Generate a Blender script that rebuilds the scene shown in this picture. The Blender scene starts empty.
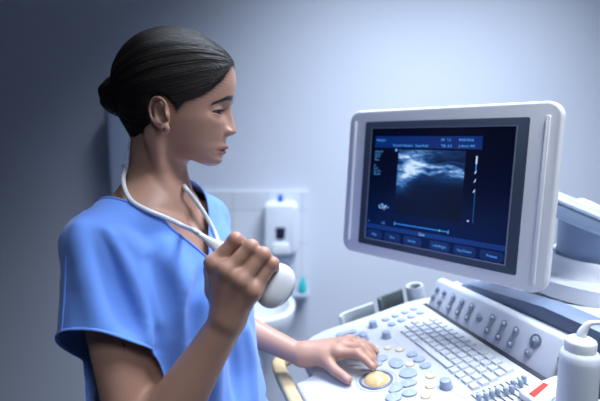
import bpy, bmesh, math, random
import numpy as np
from mathutils import Vector, Matrix, Euler
random.seed(7); rng = np.random.default_rng(7)
SC = bpy.context.scene; COL = SC.collection
PI = math.pi

# ------------------------------------------------------------------ camera
FPX, PITCH = 491.0, 0.12803
CAM = np.array([0.0, 0.0, 1.38])
def at(px, py, D):
    """world point seen at a place in a 600x401 view, D metres along the optical axis"""
    a, b = (px-300)/FPX, (200.5-py)/FPX
    c, s = math.cos(PITCH), math.sin(PITCH)
    return CAM + np.array([a, c+b*s, -s+b*c])*D
cd = bpy.data.cameras.new('camera'); cam = bpy.data.objects.new('camera', cd); COL.objects.link(cam)
cam.location = CAM; cam.rotation_euler = (PI/2-PITCH, 0, 0)
cd.sensor_width = 36; cd.lens = 36*FPX/600; cd.clip_start = .02
cd.dof.use_dof = True; cd.dof.focus_distance = .74; cd.dof.aperture_fstop = 2.6
SC.camera = cam
SC.view_settings.view_transform = 'Standard'; SC.view_settings.look = 'None'
SC.view_settings.gamma = 1; SC.view_settings.exposure = 0

# ------------------------------------------------------------------ materials
def mat(name, col, rough=.5, metal=0, spec=.5, bump=0, bscale=60, sss=0, sss_r=(.012,.005,.003), vary=0, vscale=4, coat=0, trans=0, tint=None, stretch=None, sheen=0):
    m = bpy.data.materials.new(name); m.use_nodes = True
    nt = m.node_tree; N = nt.nodes; L = nt.links; b = N['Principled BSDF']
    b.inputs['Base Color'].default_value = (*col, 1); b.inputs['Roughness'].default_value = rough
    b.inputs['Metallic'].default_value = metal; b.inputs['Specular IOR Level'].default_value = spec
    b.inputs['Coat Weight'].default_value = coat; b.inputs['Transmission Weight'].default_value = trans
    if sheen: b.inputs['Sheen Weight'].default_value = sheen
    if sss:
        b.inputs['Subsurface Weight'].default_value = sss; b.inputs['Subsurface Radius'].default_value = sss_r
        b.inputs['Subsurface Scale'].default_value = 1.0
    tc = N.new('ShaderNodeTexCoord'); last = None
    if vary:
        n = N.new('ShaderNodeTexNoise'); n.inputs['Scale'].default_value = vscale; n.inputs['Detail'].default_value = 4
        L.new(tc.outputs['Object'], n.inputs['Vector'])
        r = N.new('ShaderNodeMapRange'); r.inputs['To Min'].default_value = 1-vary; r.inputs['To Max'].default_value = 1+vary
        L.new(n.outputs['Fac'], r.inputs['Value'])
        mx = N.new('ShaderNodeMix'); mx.data_type = 'RGBA'; mx.blend_type = 'MULTIPLY'; mx.inputs['Factor'].default_value = 1
        mx.inputs[6].default_value = (*col, 1); L.new(r.outputs['Result'], mx.inputs[7]); last = mx.outputs[2]
    if tint:
        a = N.new('ShaderNodeAttribute'); a.attribute_name = tint
        mx = N.new('ShaderNodeMix'); mx.data_type = 'RGBA'; mx.blend_type = 'MIX'
        L.new(a.outputs['Alpha'], mx.inputs['Factor'])
        if last: L.new(last, mx.inputs[6])
        else: mx.inputs[6].default_value = (*col, 1)
        L.new(a.outputs['Color'], mx.inputs[7]); last = mx.outputs[2]
    if last: L.new(last, b.inputs['Base Color'])
    if bump:
        n = N.new('ShaderNodeTexNoise'); n.inputs['Scale'].default_value = bscale; n.inputs['Detail'].default_value = 3
        L.new(tc.outputs['Object'], n.inputs['Vector'])
        bp = N.new('ShaderNodeBump'); bp.inputs['Strength'].default_value = bump; bp.inputs['Distance'].default_value = .001
        L.new(n.outputs['Fac'], bp.inputs['Height']); L.new(bp.outputs['Normal'], b.inputs['Normal'])
    return m
def emis(name, col, s=1):
    m = bpy.data.materials.new(name); m.use_nodes = True; nt = m.node_tree
    b = nt.nodes['Principled BSDF']; b.inputs['Base Color'].default_value = (*[c*.1 for c in col], 1)
    b.inputs['Emission Color'].default_value = (*col, 1); b.inputs['Emission Strength'].default_value = s
    b.inputs['Roughness'].default_value = .3
    return m
M = {}
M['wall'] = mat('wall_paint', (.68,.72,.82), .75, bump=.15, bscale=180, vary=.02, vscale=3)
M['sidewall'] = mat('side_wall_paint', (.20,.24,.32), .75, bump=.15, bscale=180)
M['floor'] = mat('vinyl_floor', (.08,.09,.12), .4, vary=.08, vscale=12)
M['ceiling'] = mat('ceiling_paint', (.34,.37,.43), .8, bump=.1)
M['white'] = mat('white_plastic', (.74,.76,.82), .38, bump=.05, bscale=900)
M['deck'] = mat('deck_plastic', (.57,.59,.64), .45, bump=.05, bscale=900)
M['armplate'] = mat('arm_plate_plastic', (.50,.58,.72), .35); M['recess'] = mat('arm_recess_plastic', (.33,.40,.54), .3); M['facet'] = mat('facet_plastic', (.13,.17,.26), .4); M['rear'] = mat('rear_plastic', (.58,.61,.67), .4)
M['monitor'] = mat('monitor_plastic', (.86,.88,.93), .38, bump=.05, bscale=900)
M['key'] = mat('key_plastic', (.64,.66,.71), .4)
M['slate'] = mat('slate_plastic', (.16,.20,.29), .42)
M['bluegrey'] = mat('blue_grey_plastic', (.25,.33,.48), .4, bump=.05, bscale=700)
M['stripbase'] = mat('strip_plastic', (.62,.65,.72), .35)
M['btn'] = mat('button_rubber', (.36,.43,.58), .4)
M['btndark'] = mat('button_smoke', (.24,.27,.35), .3, coat=.3)
M['legend'] = mat('legend_print', (.55,.60,.72), .5)
M['slotdark'] = mat('slot_black', (.02,.025,.04), .5)
M['cream'] = mat('cream_plastic', (.68,.53,.30), .4, bump=.05, bscale=500)
M['amber'] = mat('amber_ball', (.86,.58,.28), .22, coat=.5)
M['ringamber'] = mat('amber_ring', (.66,.46,.22), .4)
M['red'] = mat('red_label', (.50,.045,.03), .45)
M['holder'] = mat('holder_plastic', (.46,.50,.52), .5, bump=.1)
M['holderdark'] = mat('holder_rubber', (.10,.12,.12), .55, bump=.1)
M['bezel'] = mat('bezel_plastic', (.055,.075,.12), .4)
M['cable'] = mat('cable_rubber', (.74,.79,.86), .35)
M['probe'] = mat('probe_plastic', (.80,.83,.88), .3, coat=.2)
M['lens'] = mat('probe_lens', (.34,.39,.50), .35)
M['skin'] = mat('skin', (.50,.285,.215), .46, sss=.12, bump=.12, bscale=420, vary=.05, vscale=30, tint='tint', spec=.45)
M['scrub'] = mat('scrub_cotton', (.14,.315,.89), .8, bump=.5, bscale=1400, vary=.03, vscale=25, sheen=.25)
M['trouser'] = mat('trouser_cotton', (.10,.26,.72), .85, bump=.5, bscale=1200)
M['shoe'] = mat('shoe_leather', (.75,.76,.78), .5)
M['eye'] = mat('sclera', (.36,.34,.35), .15, tint='tint', coat=.6)
M['stud'] = mat('dark_stud', (.10,.09,.10), .3, metal=1)
M['metal'] = mat('stud_metal', (.6,.6,.62), .25, metal=1)
M['ceramic'] = mat('ceramic', (.84,.87,.92), .15, coat=.3)
M['tile'] = None
M['dispenser'] = mat('dispenser_plastic', (.76,.82,.92), .3)
M['dispgrey'] = mat('dispenser_tray', (.42,.50,.66), .4)
M['nozzle'] = mat('blue_cap', (.03,.13,.62), .35)
M['window'] = mat('dark_window', (.03,.02,.06), .15, coat=.5)
M['teal'] = mat('teal_plastic', (.02,.50,.52), .3)
M['grey'] = mat('grey_plastic', (.36,.42,.52), .4)
M['towel'] = mat('pale_blue_plastic', (.46,.54,.72), .4)
M['bottle'] = mat('bottle_plastic', (.74,.80,.90), .3, sss=.3, sss_r=(.02,.02,.02))
M['cap'] = mat('cap_plastic', (.80,.84,.90), .35)
M['rubber'] = mat('wheel_rubber', (.05,.05,.06), .6)
M['lampframe'] = mat('lamp_frame', (.8,.8,.82), .4)
M['diffuser'] = emis('lamp_diffuser', (.80,.90,1.0), .5)
def hair_mat():
    m = bpy.data.materials.new('hair_brown'); m.use_nodes = True; nt = m.node_tree; N = nt.nodes; L = nt.links; b = N['Principled BSDF']
    b.inputs['Roughness'].default_value = .38; b.inputs['Specular IOR Level'].default_value = .26
    a = N.new('ShaderNodeAttribute'); a.attribute_name = 'flow'      # x: strand number, y: distance along strand
    mp = N.new('ShaderNodeMapping'); mp.inputs['Scale'].default_value = (1, .12, 1)
    L.new(a.outputs['Vector'], mp.inputs['Vector'])
    n = N.new('ShaderNodeTexNoise'); n.inputs['Scale'].default_value = 1.0; n.inputs['Detail'].default_value = 6; n.inputs['Roughness'].default_value = .7
    L.new(mp.outputs['Vector'], n.inputs['Vector'])
    cr = N.new('ShaderNodeValToRGB'); cr.color_ramp.elements[0].color = (.003,.0022,.0025,1); cr.color_ramp.elements[1].color = (.024,.015,.012,1)
    cr.color_ramp.elements[0].position = .35; cr.color_ramp.elements[1].position = .72
    L.new(n.outputs['Fac'], cr.inputs['Fac']); L.new(cr.outputs['Color'], b.inputs['Base Color'])
    bp = N.new('ShaderNodeBump'); bp.inputs['Strength'].default_value = .9; bp.inputs['Distance'].default_value = .0025
    L.new(n.outputs['Fac'], bp.inputs['Height']); L.new(bp.outputs['Normal'], b.inputs['Normal'])
    return m
M['hair'] = hair_mat()
def tile_mat():
    m = bpy.data.materials.new('splash_tiles'); m.use_nodes = True; nt = m.node_tree; N = nt.nodes; L = nt.links; b = N['Principled BSDF']
    b.inputs['Roughness'].default_value = .2
    tc = N.new('ShaderNodeTexCoord'); mp = N.new('ShaderNodeMapping'); mp.inputs['Rotation'].default_value = (PI/2,0,0)
    L.new(tc.outputs['Object'], mp.inputs['Vector'])
    br = N.new('ShaderNodeTexBrick'); br.offset = 0; br.inputs['Scale'].default_value = 1
    br.inputs['Brick Width'].default_value = .15; br.inputs['Row Height'].default_value = .15; br.inputs['Mortar Size'].default_value = .0028
    br.inputs['Color1'].default_value = (.74,.78,.86,1); br.inputs['Color2'].default_value = (.72,.76,.84,1); br.inputs['Mortar'].default_value = (.56,.60,.68,1)
    L.new(mp.outputs['Vector'], br.inputs['Vector']); L.new(br.outputs['Color'], b.inputs['Base Color'])
    return m
M['tile'] = tile_mat()

# ------------------------------------------------------------------ object helpers
WM = {}                                                              # world matrix of each object
def place(o, parent=None, world=None):
    world = world or Matrix.Identity(4)
    WM[o.name] = world
    if parent is not None:
        o.parent = parent; o.matrix_basis = WM[parent.name].inverted() @ world
    else: o.matrix_basis = world
    return o
def link(name, me, m, parent=None, world=None, smooth=True, recenter=True):
    if recenter and len(me.vertices):
        n = len(me.vertices); co = np.empty(n*3, np.float32); me.vertices.foreach_get('co', co); co = co.reshape(-1,3)
        c = (co.min(0)+co.max(0))/2; co -= c; me.vertices.foreach_set('co', co.ravel()); me.update()
        world = (world or Matrix.Identity(4)) @ Matrix.Translation(Vector(c.tolist()))
    o = bpy.data.objects.new(name, me); COL.objects.link(o)
    if m is not None:
        for mm in (m if isinstance(m, (list,tuple)) else [m]): me.materials.append(mm)
    if smooth:
        me.polygons.foreach_set('use_smooth', [True]*len(me.polygons))
        if smooth != 'all': 
            try: me.set_sharp_from_angle(angle=math.radians(40))
            except Exception: pass
    return place(o, parent, world)
def bobj(name, bm, m, parent=None, world=None, smooth=True, recenter=True):
    bmesh.ops.recalc_face_normals(bm, faces=bm.faces)
    me = bpy.data.meshes.new(name); bm.to_mesh(me); bm.free()
    return link(name, me, m, parent, world, smooth, recenter)
def empty(name, loc, rz=0):
    o = bpy.data.objects.new(name, None); COL.objects.link(o); o.empty_display_size = .05
    return place(o, None, Matrix.Translation(Vector(loc)) @ Matrix.Rotation(rz,4,'Z'))
def tag(o, label=None, cat=None, group=None, kind=None):
    if label: o['label'] = label
    if cat: o['category'] = cat
    if group: o['group'] = group
    if kind: o['kind'] = kind
    return o
def dup(o, parent, world):
    c = o.copy(); COL.objects.link(c); place(c, parent, world)
    for ch in list(o.children):
        rel = WM[o.name].inverted() @ WM[ch.name]
        dup(ch, c, world @ rel)
    return c
def bev(bm, w, seg=3, ang=30):
    es = [e for e in bm.edges if len(e.link_faces)==2 and e.calc_face_angle(0) > math.radians(ang)]
    if w>0 and es: bmesh.ops.bevel(bm, geom=es, offset=w, segments=seg, affect='EDGES', profile=.5, clamp_overlap=True)
    return bm
def box(x0,x1,y0,y1,z0,z1,b=0,seg=2,bm=None):
    bm2 = bmesh.new()
    v = [bm2.verts.new((x,y,z)) for z in (z0,z1) for (x,y) in ((x0,y0),(x1,y0),(x1,y1),(x0,y1))]
    for f in ((0,3,2,1),(4,5,6,7),(0,1,5,4),(1,2,6,5),(2,3,7,6),(3,0,4,7)): bm2.faces.new([v[i] for i in f])
    if b: bev(bm2, b, seg)
    return join(bm, bm2)
def join(bm, bm2):
    if bm is None: return bm2
    me = bpy.data.meshes.new('tmp'); bm2.to_mesh(me); bm2.free(); bm.from_mesh(me); bpy.data.meshes.remove(me); return bm
def prism(pts, z0, z1, b=0, seg=2, bm=None, axis='Z', mat_index=0):
    """extruded outline; axis Z: (x,y)+z; axis Y: (x,z) outline extruded along y"""
    bm2 = bmesh.new()
    def P(p,h): return (p[0],p[1],h) if axis=='Z' else ((p[0],h,p[1]) if axis=='Y' else (h,p[0],p[1]))
    lo = [bm2.verts.new(P(p,z0)) for p in pts]; hi = [bm2.verts.new(P(p,z1)) for p in pts]
    bm2.faces.new(lo[::-1]); bm2.faces.new(hi); n = len(pts)
    for i in range(n): bm2.faces.new((lo[i],lo[(i+1)%n],hi[(i+1)%n],hi[i]))
    bmesh.ops.recalc_face_normals(bm2, faces=bm2.faces)
    if b: bev(bm2, b, seg, 45)
    for f in bm2.faces: f.material_index = mat_index
    return join(bm, bm2)
def rrect(x0,x1,y0,y1,r,n=6):
    out = []
    for (cx,cy,a0) in ((x1-r,y1-r,0),(x0+r,y1-r,90),(x0+r,y0+r,180),(x1-r,y0+r,270)):
        for i in range(n+1):
            a = math.radians(a0+90*i/n); out.append((cx+r*math.cos(a), cy+r*math.sin(a)))
    return out
def circ(cx,cy,r,n=24,ry=None): return [(cx+r*math.cos(2*PI*i/n), cy+(ry or r)*math.sin(2*PI*i/n)) for i in range(n)]
def round_poly(pts, r, n=5):
    out = []; N_ = len(pts)
    for i in range(N_):
        p = Vector(pts[i]); a = Vector(pts[i-1]); b = Vector(pts[(i+1)%N_])
        rr = r[i] if isinstance(r,(list,tuple)) else r
        da = (a-p); db = (b-p); rr_ = min(rr, da.length*.45, db.length*.45)
        s, e = p+da.normalized()*rr_, p+db.normalized()*rr_
        for k in range(n+1):
            t = k/n; q = s*(1-t)**2 + p*2*t*(1-t) + e*t*t; out.append((q.x,q.y))
    return out
def lathe(prof, n=32, bm=None, c=(0,0,0)):
    bm2 = bmesh.new(); rings = []
    for r,z in prof:
        if r < 1e-6: rings.append([bm2.verts.new((c[0],c[1],c[2]+z))])
        else: rings.append([bm2.verts.new((c[0]+r*math.cos(2*PI*i/n), c[1]+r*math.sin(2*PI*i/n), c[2]+z)) for i in range(n)])
    for a,b in zip(rings, rings[1:]):
        for i in range(n):
            j = (i+1)%n
            if len(a)==1 and len(b)==1: continue
            if len(a)==1: bm2.faces.new((a[0],b[j],b[i]))
            elif len(b)==1: bm2.faces.new((a[i],a[j],b[0]))
            else: bm2.faces.new((a[i],a[j],b[j],b[i]))
    return join(bm, bm2)
def spline(pts, n=8):
    """Catmull-Rom through points"""
    P = [np.array(p,float) for p in pts]; P = [2*P[0]-P[1]]+P+[2*P[-1]-P[-2]]; out = []
    for i in range(1,len(P)-2):
        for k in range(n):
            t = k/n; a,b,c,d = P[i-1],P[i],P[i+1],P[i+2]
            out.append(.5*((2*b)+(-a+c)*t+(2*a-5*b+4*c-d)*t*t+(-a+3*b-3*c+d)*t**3))
    out.append(P[-2]); return out
def tube(pts, r, n=12, bm=None, cap=True):
    """round tube along points; r number or list"""
    bm2 = bmesh.new(); P = [Vector(p) for p in pts]; rings = []; up = None
    for i,p in enumerate(P):
        t = (P[min(i+1,len(P)-1)]-P[max(i-1,0)]).normalized()
        if up is None: up = t.orthogonal().normalized()
        up = (up - t*up.dot(t)).normalized(); s = t.cross(up)
        rr = r[i] if isinstance(r,(list,tuple,np.ndarray)) else r
        rr2 = rr if not isinstance(rr,tuple) else rr
        rings.append([bm2.verts.new(p+(up*math.cos(2*PI*k/n)+s*math.sin(2*PI*k/n))*rr) for k in range(n)])
    for a,b in zip(rings,rings[1:]):
        for k in range(n): bm2.faces.new((a[k],a[(k+1)%n],b[(k+1)%n],b[k]))
    if cap: bm2.faces.new(rings[0][::-1]); bm2.faces.new(rings[-1])
    return join(bm, bm2)
def M4(R, O):
    m = Matrix.Identity(4)
    for i in range(3):
        for j in range(3): m[i][j] = R[i][j]
        m[i][3] = O[i]
    return m
LIGHT = dict(key=18.5, key_spread=116, wall=34, wall_spread=102, room=13, world=.015)
SKIN_H = .0016
# ------------------------------------------------------------------ the room
WY = 2.12
def setting(name, bm, m): return tag(bobj(name, bm, m, smooth=False, recenter=False), kind='structure')
setting('wall_back', box(-2.2,2.6,WY,WY+.12,0,2.7), M['wall'])
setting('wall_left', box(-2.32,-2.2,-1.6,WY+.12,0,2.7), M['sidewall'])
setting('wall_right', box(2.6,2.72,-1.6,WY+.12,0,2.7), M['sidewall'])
setting('floor', box(-2.32,2.72,-1.6,WY+.12,-.1,0), M['floor'])
setting('ceiling', box(-2.32,2.72,-1.6,WY+.12,2.7,2.8), M['ceiling'])
setting('baseboard_back', box(-2.2,2.6,WY-.015,WY,0,.1,.004), M['grey'])

def wall_pt(px,py):
    d = at(px,py,1)-CAM; return CAM + d*(WY-CAM[1])/d[1]
# tiled splash panel
a, b = wall_pt(308,191), wall_pt(308,294)
sp = bobj('tile_splashback', box(-.62,a[0],WY-.014,WY,b[2],a[2],.004), M['tile'])
tag(sp, 'white tiled splashback panel on the wall behind the washbasin', 'splashback')
# soap dispenser
c = wall_pt(281.5,225); cx = c[0]
top, bot = wall_pt(284,200)[2], wall_pt(284,249)[2]
sd = empty('soap_dispenser', (cx,WY-.015,bot)); h = top-bot
tag(sd, 'white wall soap dispenser with dark sight window and blue top, on the tiles', 'soap dispenser')
W = .071
bm = prism(rrect(-W,W,0,h,.026), -.10, 0, .014, 3, axis='Y'); bobj('cover', bm, M['dispenser'], sd, WM[sd.name])
bm = prism(round_poly([(-.052,-.045),(.052,-.045),(.066,.012),(-.066,.012)],.02), -.085, 0, .008, 2, axis='Y'); bobj('drip_tray', bm, M['dispgrey'], sd, WM[sd.name])
bm = prism(rrect(-.036,.036,.004,.052,.012), -.109, -.095, .004, 2, axis='Y'); bobj('push_lever', bm, M['ceramic'], sd, WM[sd.name])
bm = prism(round_poly([(-.022,.118),(.022,.118),(.017,.068),(-.017,.068)],.008), -.104, -.092, .003, 2, axis='Y'); bobj('sight_window', bm, M['window'], sd, WM[sd.name])
bm = lathe([(0,0),(.011,0),(.012,.012),(.009,.03),(.0,.034)],20,c=(-.002,-.04,h-.002)); bobj('blue_cap', bm, M['nozzle'], sd, WM[sd.name])
# small shelf with teal bottle
p = wall_pt(303,290)
sh = bobj('wall_shelf', box(p[0]-.045,p[0]+.025,WY-.085,WY-.001,p[2]-.008,p[2]+.002,.003), M['grey'])
tag(sh, 'narrow grey wall shelf right of the washbasin', 'shelf')
tb = empty('soap_bottle', (p[0]-.002,WY-.045,p[2]+.002)); tag(tb, 'small teal teardrop bottle standing on the narrow grey shelf', 'bottle')
bobj('bottle_body', lathe([(0,0),(.014,0),(.0165,.008),(.0175,.022),(.015,.042),(.009,.056),(.006,.061),(0,.062)],20), M['teal'], tb, WM[tb.name])
bobj('bottle_cap', lathe([(0,0),(.007,0),(.007,.010),(0,.012)],16,c=(0,0,.059)), M['teal'], tb, WM[tb.name])
# washbasin
wb = empty('washbasin', (wall_pt(243,300)[0], WY-.016, 0)); tag(wb, 'white ceramic washbasin hung on the wall under the soap dispenser', 'washbasin')
bm = bmesh.new(); rings = []
n = 40; rimz = wall_pt(290,291)[2]+.012
prof = [(1.0,0),(1.0,-.02),(.97,-.05),(.88,-.10),(.72,-.155),(.5,-.19),(.25,-.20)]
inner = [(.25,-.165),(.5,-.155),(.70,-.125),(.82,-.08),(.88,-.03),(.90,0),(.93,.006),(.98,.005)]
for s,z in prof[::-1]: rings.append((s,z))
full = inner[:] ; seq = prof[::-1]+[(.98,.005)]+inner[::-1][1:]
vr = []
for s,z in seq:
    ring = []
    for i in range(n):
        t = 2*PI*i/n; x = .235*s*math.copysign(abs(math.cos(t))**.8,math.cos(t)); y = -.2+.2*s*math.copysign(abs(math.sin(t))**.8,math.sin(t))
        ring.append(bm.verts.new((x,y,rimz+z)))
    vr.append(ring)
for A_,B_ in zip(vr,vr[1:]):
    for i in range(n): bm.faces.new((A_[i],A_[(i+1)%n],B_[(i+1)%n],B_[i]))
bm.faces.new(vr[0][::-1]); bm.faces.new(vr[-1])
bobj('bowl', bm, M['ceramic'], wb, WM[wb.name])
bm = prism(rrect(-.09,.09,-.22,-.02,.06,5), 0, rimz-.15, .01, 2); bobj('pedestal', bm, M['ceramic'], wb, WM[wb.name])
bm = tube(spline([(0,-.04,rimz),(0,-.04,rimz+.09),(0,-.07,rimz+.13),(0,-.13,rimz+.12),(0,-.15,rimz+.09)],8), .012, 16); bobj('tap', bm, M['metal'], wb, WM[wb.name])
bm = lathe([(0,0),(.022,0),(.022,.004),(.008,.006),(0,.006)],20,c=(0,-.2,rimz-.167)); bobj('drain', bm, M['metal'], wb, WM[wb.name])
# pale dispenser behind the neck
pt = empty('towel_dispenser', (wall_pt(150,160)[0], WY, wall_pt(112,198)[2])); tag(pt, 'pale rounded wall dispenser half hidden behind the woman\'s neck and bun', 'towel dispenser')
x0 = wall_pt(113.5,150)[0]-wall_pt(150,160)[0]; x1 = wall_pt(176,150)[0]-wall_pt(150,160)[0]; hh = wall_pt(112,104)[2]-wall_pt(112,198)[2]
bm = prism(rrect(x0,x1,0,hh,.04), -.10, 0, .03, 4, axis='Y'); bobj('cover', bm, M['towel'], pt, WM[pt.name])
bm = box(x0+.05,x1-.05,-.08,-.02,-.008,.004,.002); bobj('outlet', bm, M['slate'], pt, WM[pt.name])

# ------------------------------------------------------------------ lights
def area(name, loc, rot, sx, sy, e, col, spread=180):
    l = bpy.data.lights.new(name,'AREA'); l.shape = 'RECTANGLE'; l.size = sx; l.size_y = sy; l.energy = e; l.color = col; l.spread = math.radians(spread)
    o = bpy.data.objects.new(name,l); COL.objects.link(o); o.location = loc; o.rotation_euler = [math.radians(r) for r in rot]; return o
def ceiling_lamp(x,y,sx,sy,label):
    t = empty('ceiling_light',(x,y,2.7)); tag(t,label,'ceiling light','ceiling light panels')
    bm = box(-sx/2-.03,sx/2+.03,-sy/2-.03,sy/2+.03,-.035,0,.005); bobj('frame',bm,M['lampframe'],t,WM[t.name])
    bm = box(-sx/2,sx/2,-sy/2,sy/2,-.042,-.03,.003); bobj('diffuser',bm,M['diffuser'],t,WM[t.name])
ceiling_lamp(.54,1.4,1.2,.5,'long ceiling light panel near the back wall')
ceiling_lamp(.68,.42,.6,.6,'square ceiling light panel above the woman and console')
ceiling_lamp(.15,-.75,.6,.6,'added square fill light panel on the ceiling behind the viewer')
area('added_fill_light',(.15,-.75,2.64),(0,0,0),.6,.6,LIGHT['room'],(.84,.91,1.0),112)  # unseen fill added behind the camera to lift the woman's near side
area('wall_light',(.54,1.4,2.64),(0,0,0),1.2,.5,LIGHT['wall'],(.74,.85,1.0),LIGHT['wall_spread'])
area('console_light',(.68,.42,2.64),(0,0,0),.6,.6,LIGHT['key'],(.86,.92,1.0),LIGHT['key_spread'])
w = bpy.data.worlds.new('world'); SC.world = w; w.use_nodes = True
w.node_tree.nodes['Background'].inputs[0].default_value = (.45,.6,1,1); w.node_tree.nodes['Background'].inputs[1].default_value = LIGHT['world']
# ------------------------------------------------------------------ ultrasound machine
PA = [[0.269613, 0.945909, -0.180460], [-0.962969, 0.264836, -0.050525], [0.0, 0.187400, 0.982284]]
PO = np.array([0.2701, 0.7228, 0.9849])
PM = M4(PA, PO)                                                       # control panel: x along the keys, y away from the operator
MA = [[0.662815, 0.746673, 0.056173], [-0.748783, 0.660948, 0.049723], [0.0, -0.075019, 0.997182]]
MO = np.array([0.2460, 0.9166, 1.2838])
MM = M4(MA, MO) @ Matrix.Translation((0,.0135,0))                                                       # monitor: x along the screen, y backwards
yaw = math.atan2(PA[1][0], PA[0][0])
def pw(u,v,w=0): return PM @ Matrix.Translation((u,v,w))
bc = PM @ Vector((-.13,.22,0))
us = empty('ultrasound_machine', (bc.x,bc.y,0), yaw)
tag(us, 'white ultrasound machine with tilted monitor, keyboard and trackball console beside the woman', 'ultrasound machine')
BM_ = WM[us.name]
# --- deck
left = [(-.318,-.198),(-.345,-.165),(-.358,-.125),(-.361,-.05),(-.366,.01),(-.374,.085),(-.366,.125),(-.345,.20)]
out = left + [(-.10,.24),(.115,.24),(.115,-.242),(-.187,-.242),(-.196,-.205)]
deckpts = round_poly(out, [.02,.02,.02,.03,.03,.02,.02,.03,.02,.03,.02,.006,.010], 5)
bm = prism(deckpts, -.042, 0, .009, 4); deck = bobj('console_deck', bm, M['deck'], us, PM, recenter=False)
bm = prism(round_poly([(-.325,-.155),(-.335,.18),(.09,.21),(.09,-.20),(-.18,-.205),(-.205,-.17)],.03), -.12, -.041, .02, 3); bobj('under_tray', bm, M['slate'], us, PM)
# cream handle running along the operator's edge
path = [(-.345,-.115,-.022),(-.338,-.17,-.02),(-.327,-.215,-.019),(-.305,-.246,-.018),(-.265,-.2525,-.018),(-.20,-.2525,-.018),(-.10,-.2525,-.018),(.02,-.2525,-.018),(.09,-.252,-.018)]
sp_ = spline(path,8)
def ribbon(pts, w, h, n=14, bm=None):
    bm2 = bmesh.new(); P = [Vector(p) for p in pts]; rings = []
    for i,p in enumerate(P):
        t = (P[min(i+1,len(P)-1)]-P[max(i-1,0)]).normalized(); s = t.cross(Vector((0,0,1))).normalized(); u = s.cross(t)
        rings.append([bm2.verts.new(p + s*w*math.copysign(abs(math.cos(a))**.6,math.cos(a)) + u*h*math.copysign(abs(math.sin(a))**.6,math.sin(a))) for a in [2*PI*k/n for k in range(n)]])
    for a,b in zip(rings,rings[1:]):
        for k in range(n): bm2.faces.new((a[k],a[(k+1)%n],b[(k+1)%n],b[k]))
    bm2.faces.new(rings[0][::-1]); bm2.faces.new(rings[-1]); return join(bm,bm2)
bobj('front_handle', ribbon(sp_, .0135, .013), M['cream'], us, PM)
# --- raised button strip
TH = math.radians(55); V0 = .111
def stripM(u,s,h=0): return PM @ Matrix.Translation((0,V0,0)) @ Matrix.Rotation(TH,4,'X') @ Matrix.Translation((u,s,h))
dv, dw = .070*math.cos(TH), .070*math.sin(TH)
bm = prism([(V0,-.004),(V0+dv,dw),(V0+dv+.016,dw+.001),(V0+dv+.03,dw-.012),(V0+dv+.03,-.004)], -.333, .036, .005, 3, axis='X')
# axis X: (x)=h, y=p0, z=p1 ; left end is a little lower than the right
for v in bm.verts:
    t = (v.co.x+.333)/.369
    if v.co.z > .01: v.co.z *= .87+.13*t; v.co.y = V0+(v.co.y-V0)*(.87+.13*t)
strip = bobj('button_strip', bm, M['stripbase'], us, PM)
bobj('strip_gap', box(-.336,.10,V0-.007,V0+.002,-.002,.0012,.0005), M['slotdark'], us, PM)
def disc_bm(r, h, dome=.0012, n=28): return lathe([(0,0),(r*1.0,0),(r,h*.6),(r*.86,h),(r*.5,h+dome),(0,h+dome*1.3)],n)
def stripuv(px,py):
    o = CAM; d = at(px,py,1)-CAM; S = np.array(stripM(0,0)); n = S[:3,2]; b = S[:3,3]
    t = ((b-o)@n)/(d@n); q = S[:3,:3].T@(o+d*t-b); return q[0],q[1]
protoB = None
for (x,y,rr) in ((437.6,289,1),(444.4,292.6,1),(433,296.6,1),(439.4,301.4,1),(479.4,317.4,1.15),(535.6,341,1.15),(528.8,352.7,1.15)):
    u,s = stripuv(x,y)
    if protoB is None:
        protoB = bobj('strip_button', disc_bm(.0068,.0022), M['btndark'], strip, stripM(u,s,.0), recenter=False)
        bobj('button_light', disc_bm(.0022,.0006), M['legend'], protoB, stripM(u,s,.0024), recenter=False)
    else: dup(protoB, strip, stripM(u,s,.0) @ Matrix.Scale(rr,4))
u,s = stripuv(535.6,341)
bobj('button_ring', lathe([(.0100,0),(.0118,0),(.0118,.0012),(.0100,.0012),(.0100,0)],32), M['slate'], strip, stripM(u,s,0), recenter=False)
def dumbbell(L, r, waist, h):
    pts = []
    n = 10
    for i in range(n+1):
        a = math.radians(-25+230*i/n); pts.append((r*math.cos(a), L/2+r*math.sin(a)))
    pts.append((-waist, L*.12)); pts.append((-waist,-L*.12))
    for i in range(n+1):
        a = math.radians(155+230*i/n); pts.append((r*math.cos(a), -L/2+r*math.sin(a)))
    pts.append((waist,-L*.12)); pts.append((waist, L*.12))
    return prism(pts, 0, h, .0006, 2)
protoD = None
for i,(a,b) in enumerate((((454.4,297),(448,307)),((462.6,301.6),(457.4,312)),((472.4,307),(466.6,317)),((494,318.6),(487,329.6)),((505,324.4),(498.4,336.4)),((517,331),(510.4,343.4)))):
    ua,sa = stripuv(*a); ub,sb = stripuv(*b); u,s = (ua+ub)/2,(sa+sb)/2
    if protoD is None:
        protoD = bobj('rocker_button', dumbbell(.025,.0068,.0040,.0022), M['btndark'], strip, stripM(u,s,0), recenter=False)
        for q in (-1,1): bobj('button_light', disc_bm(.0030,.0008), M['legend'], protoD, stripM(u,s+q*.0125,.0021), recenter=False)
    else:
        d_ = dup(protoD, strip, stripM(u,s,0) @ Matrix.Scale(1.0 if i<3 else 1.04,4))
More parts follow.
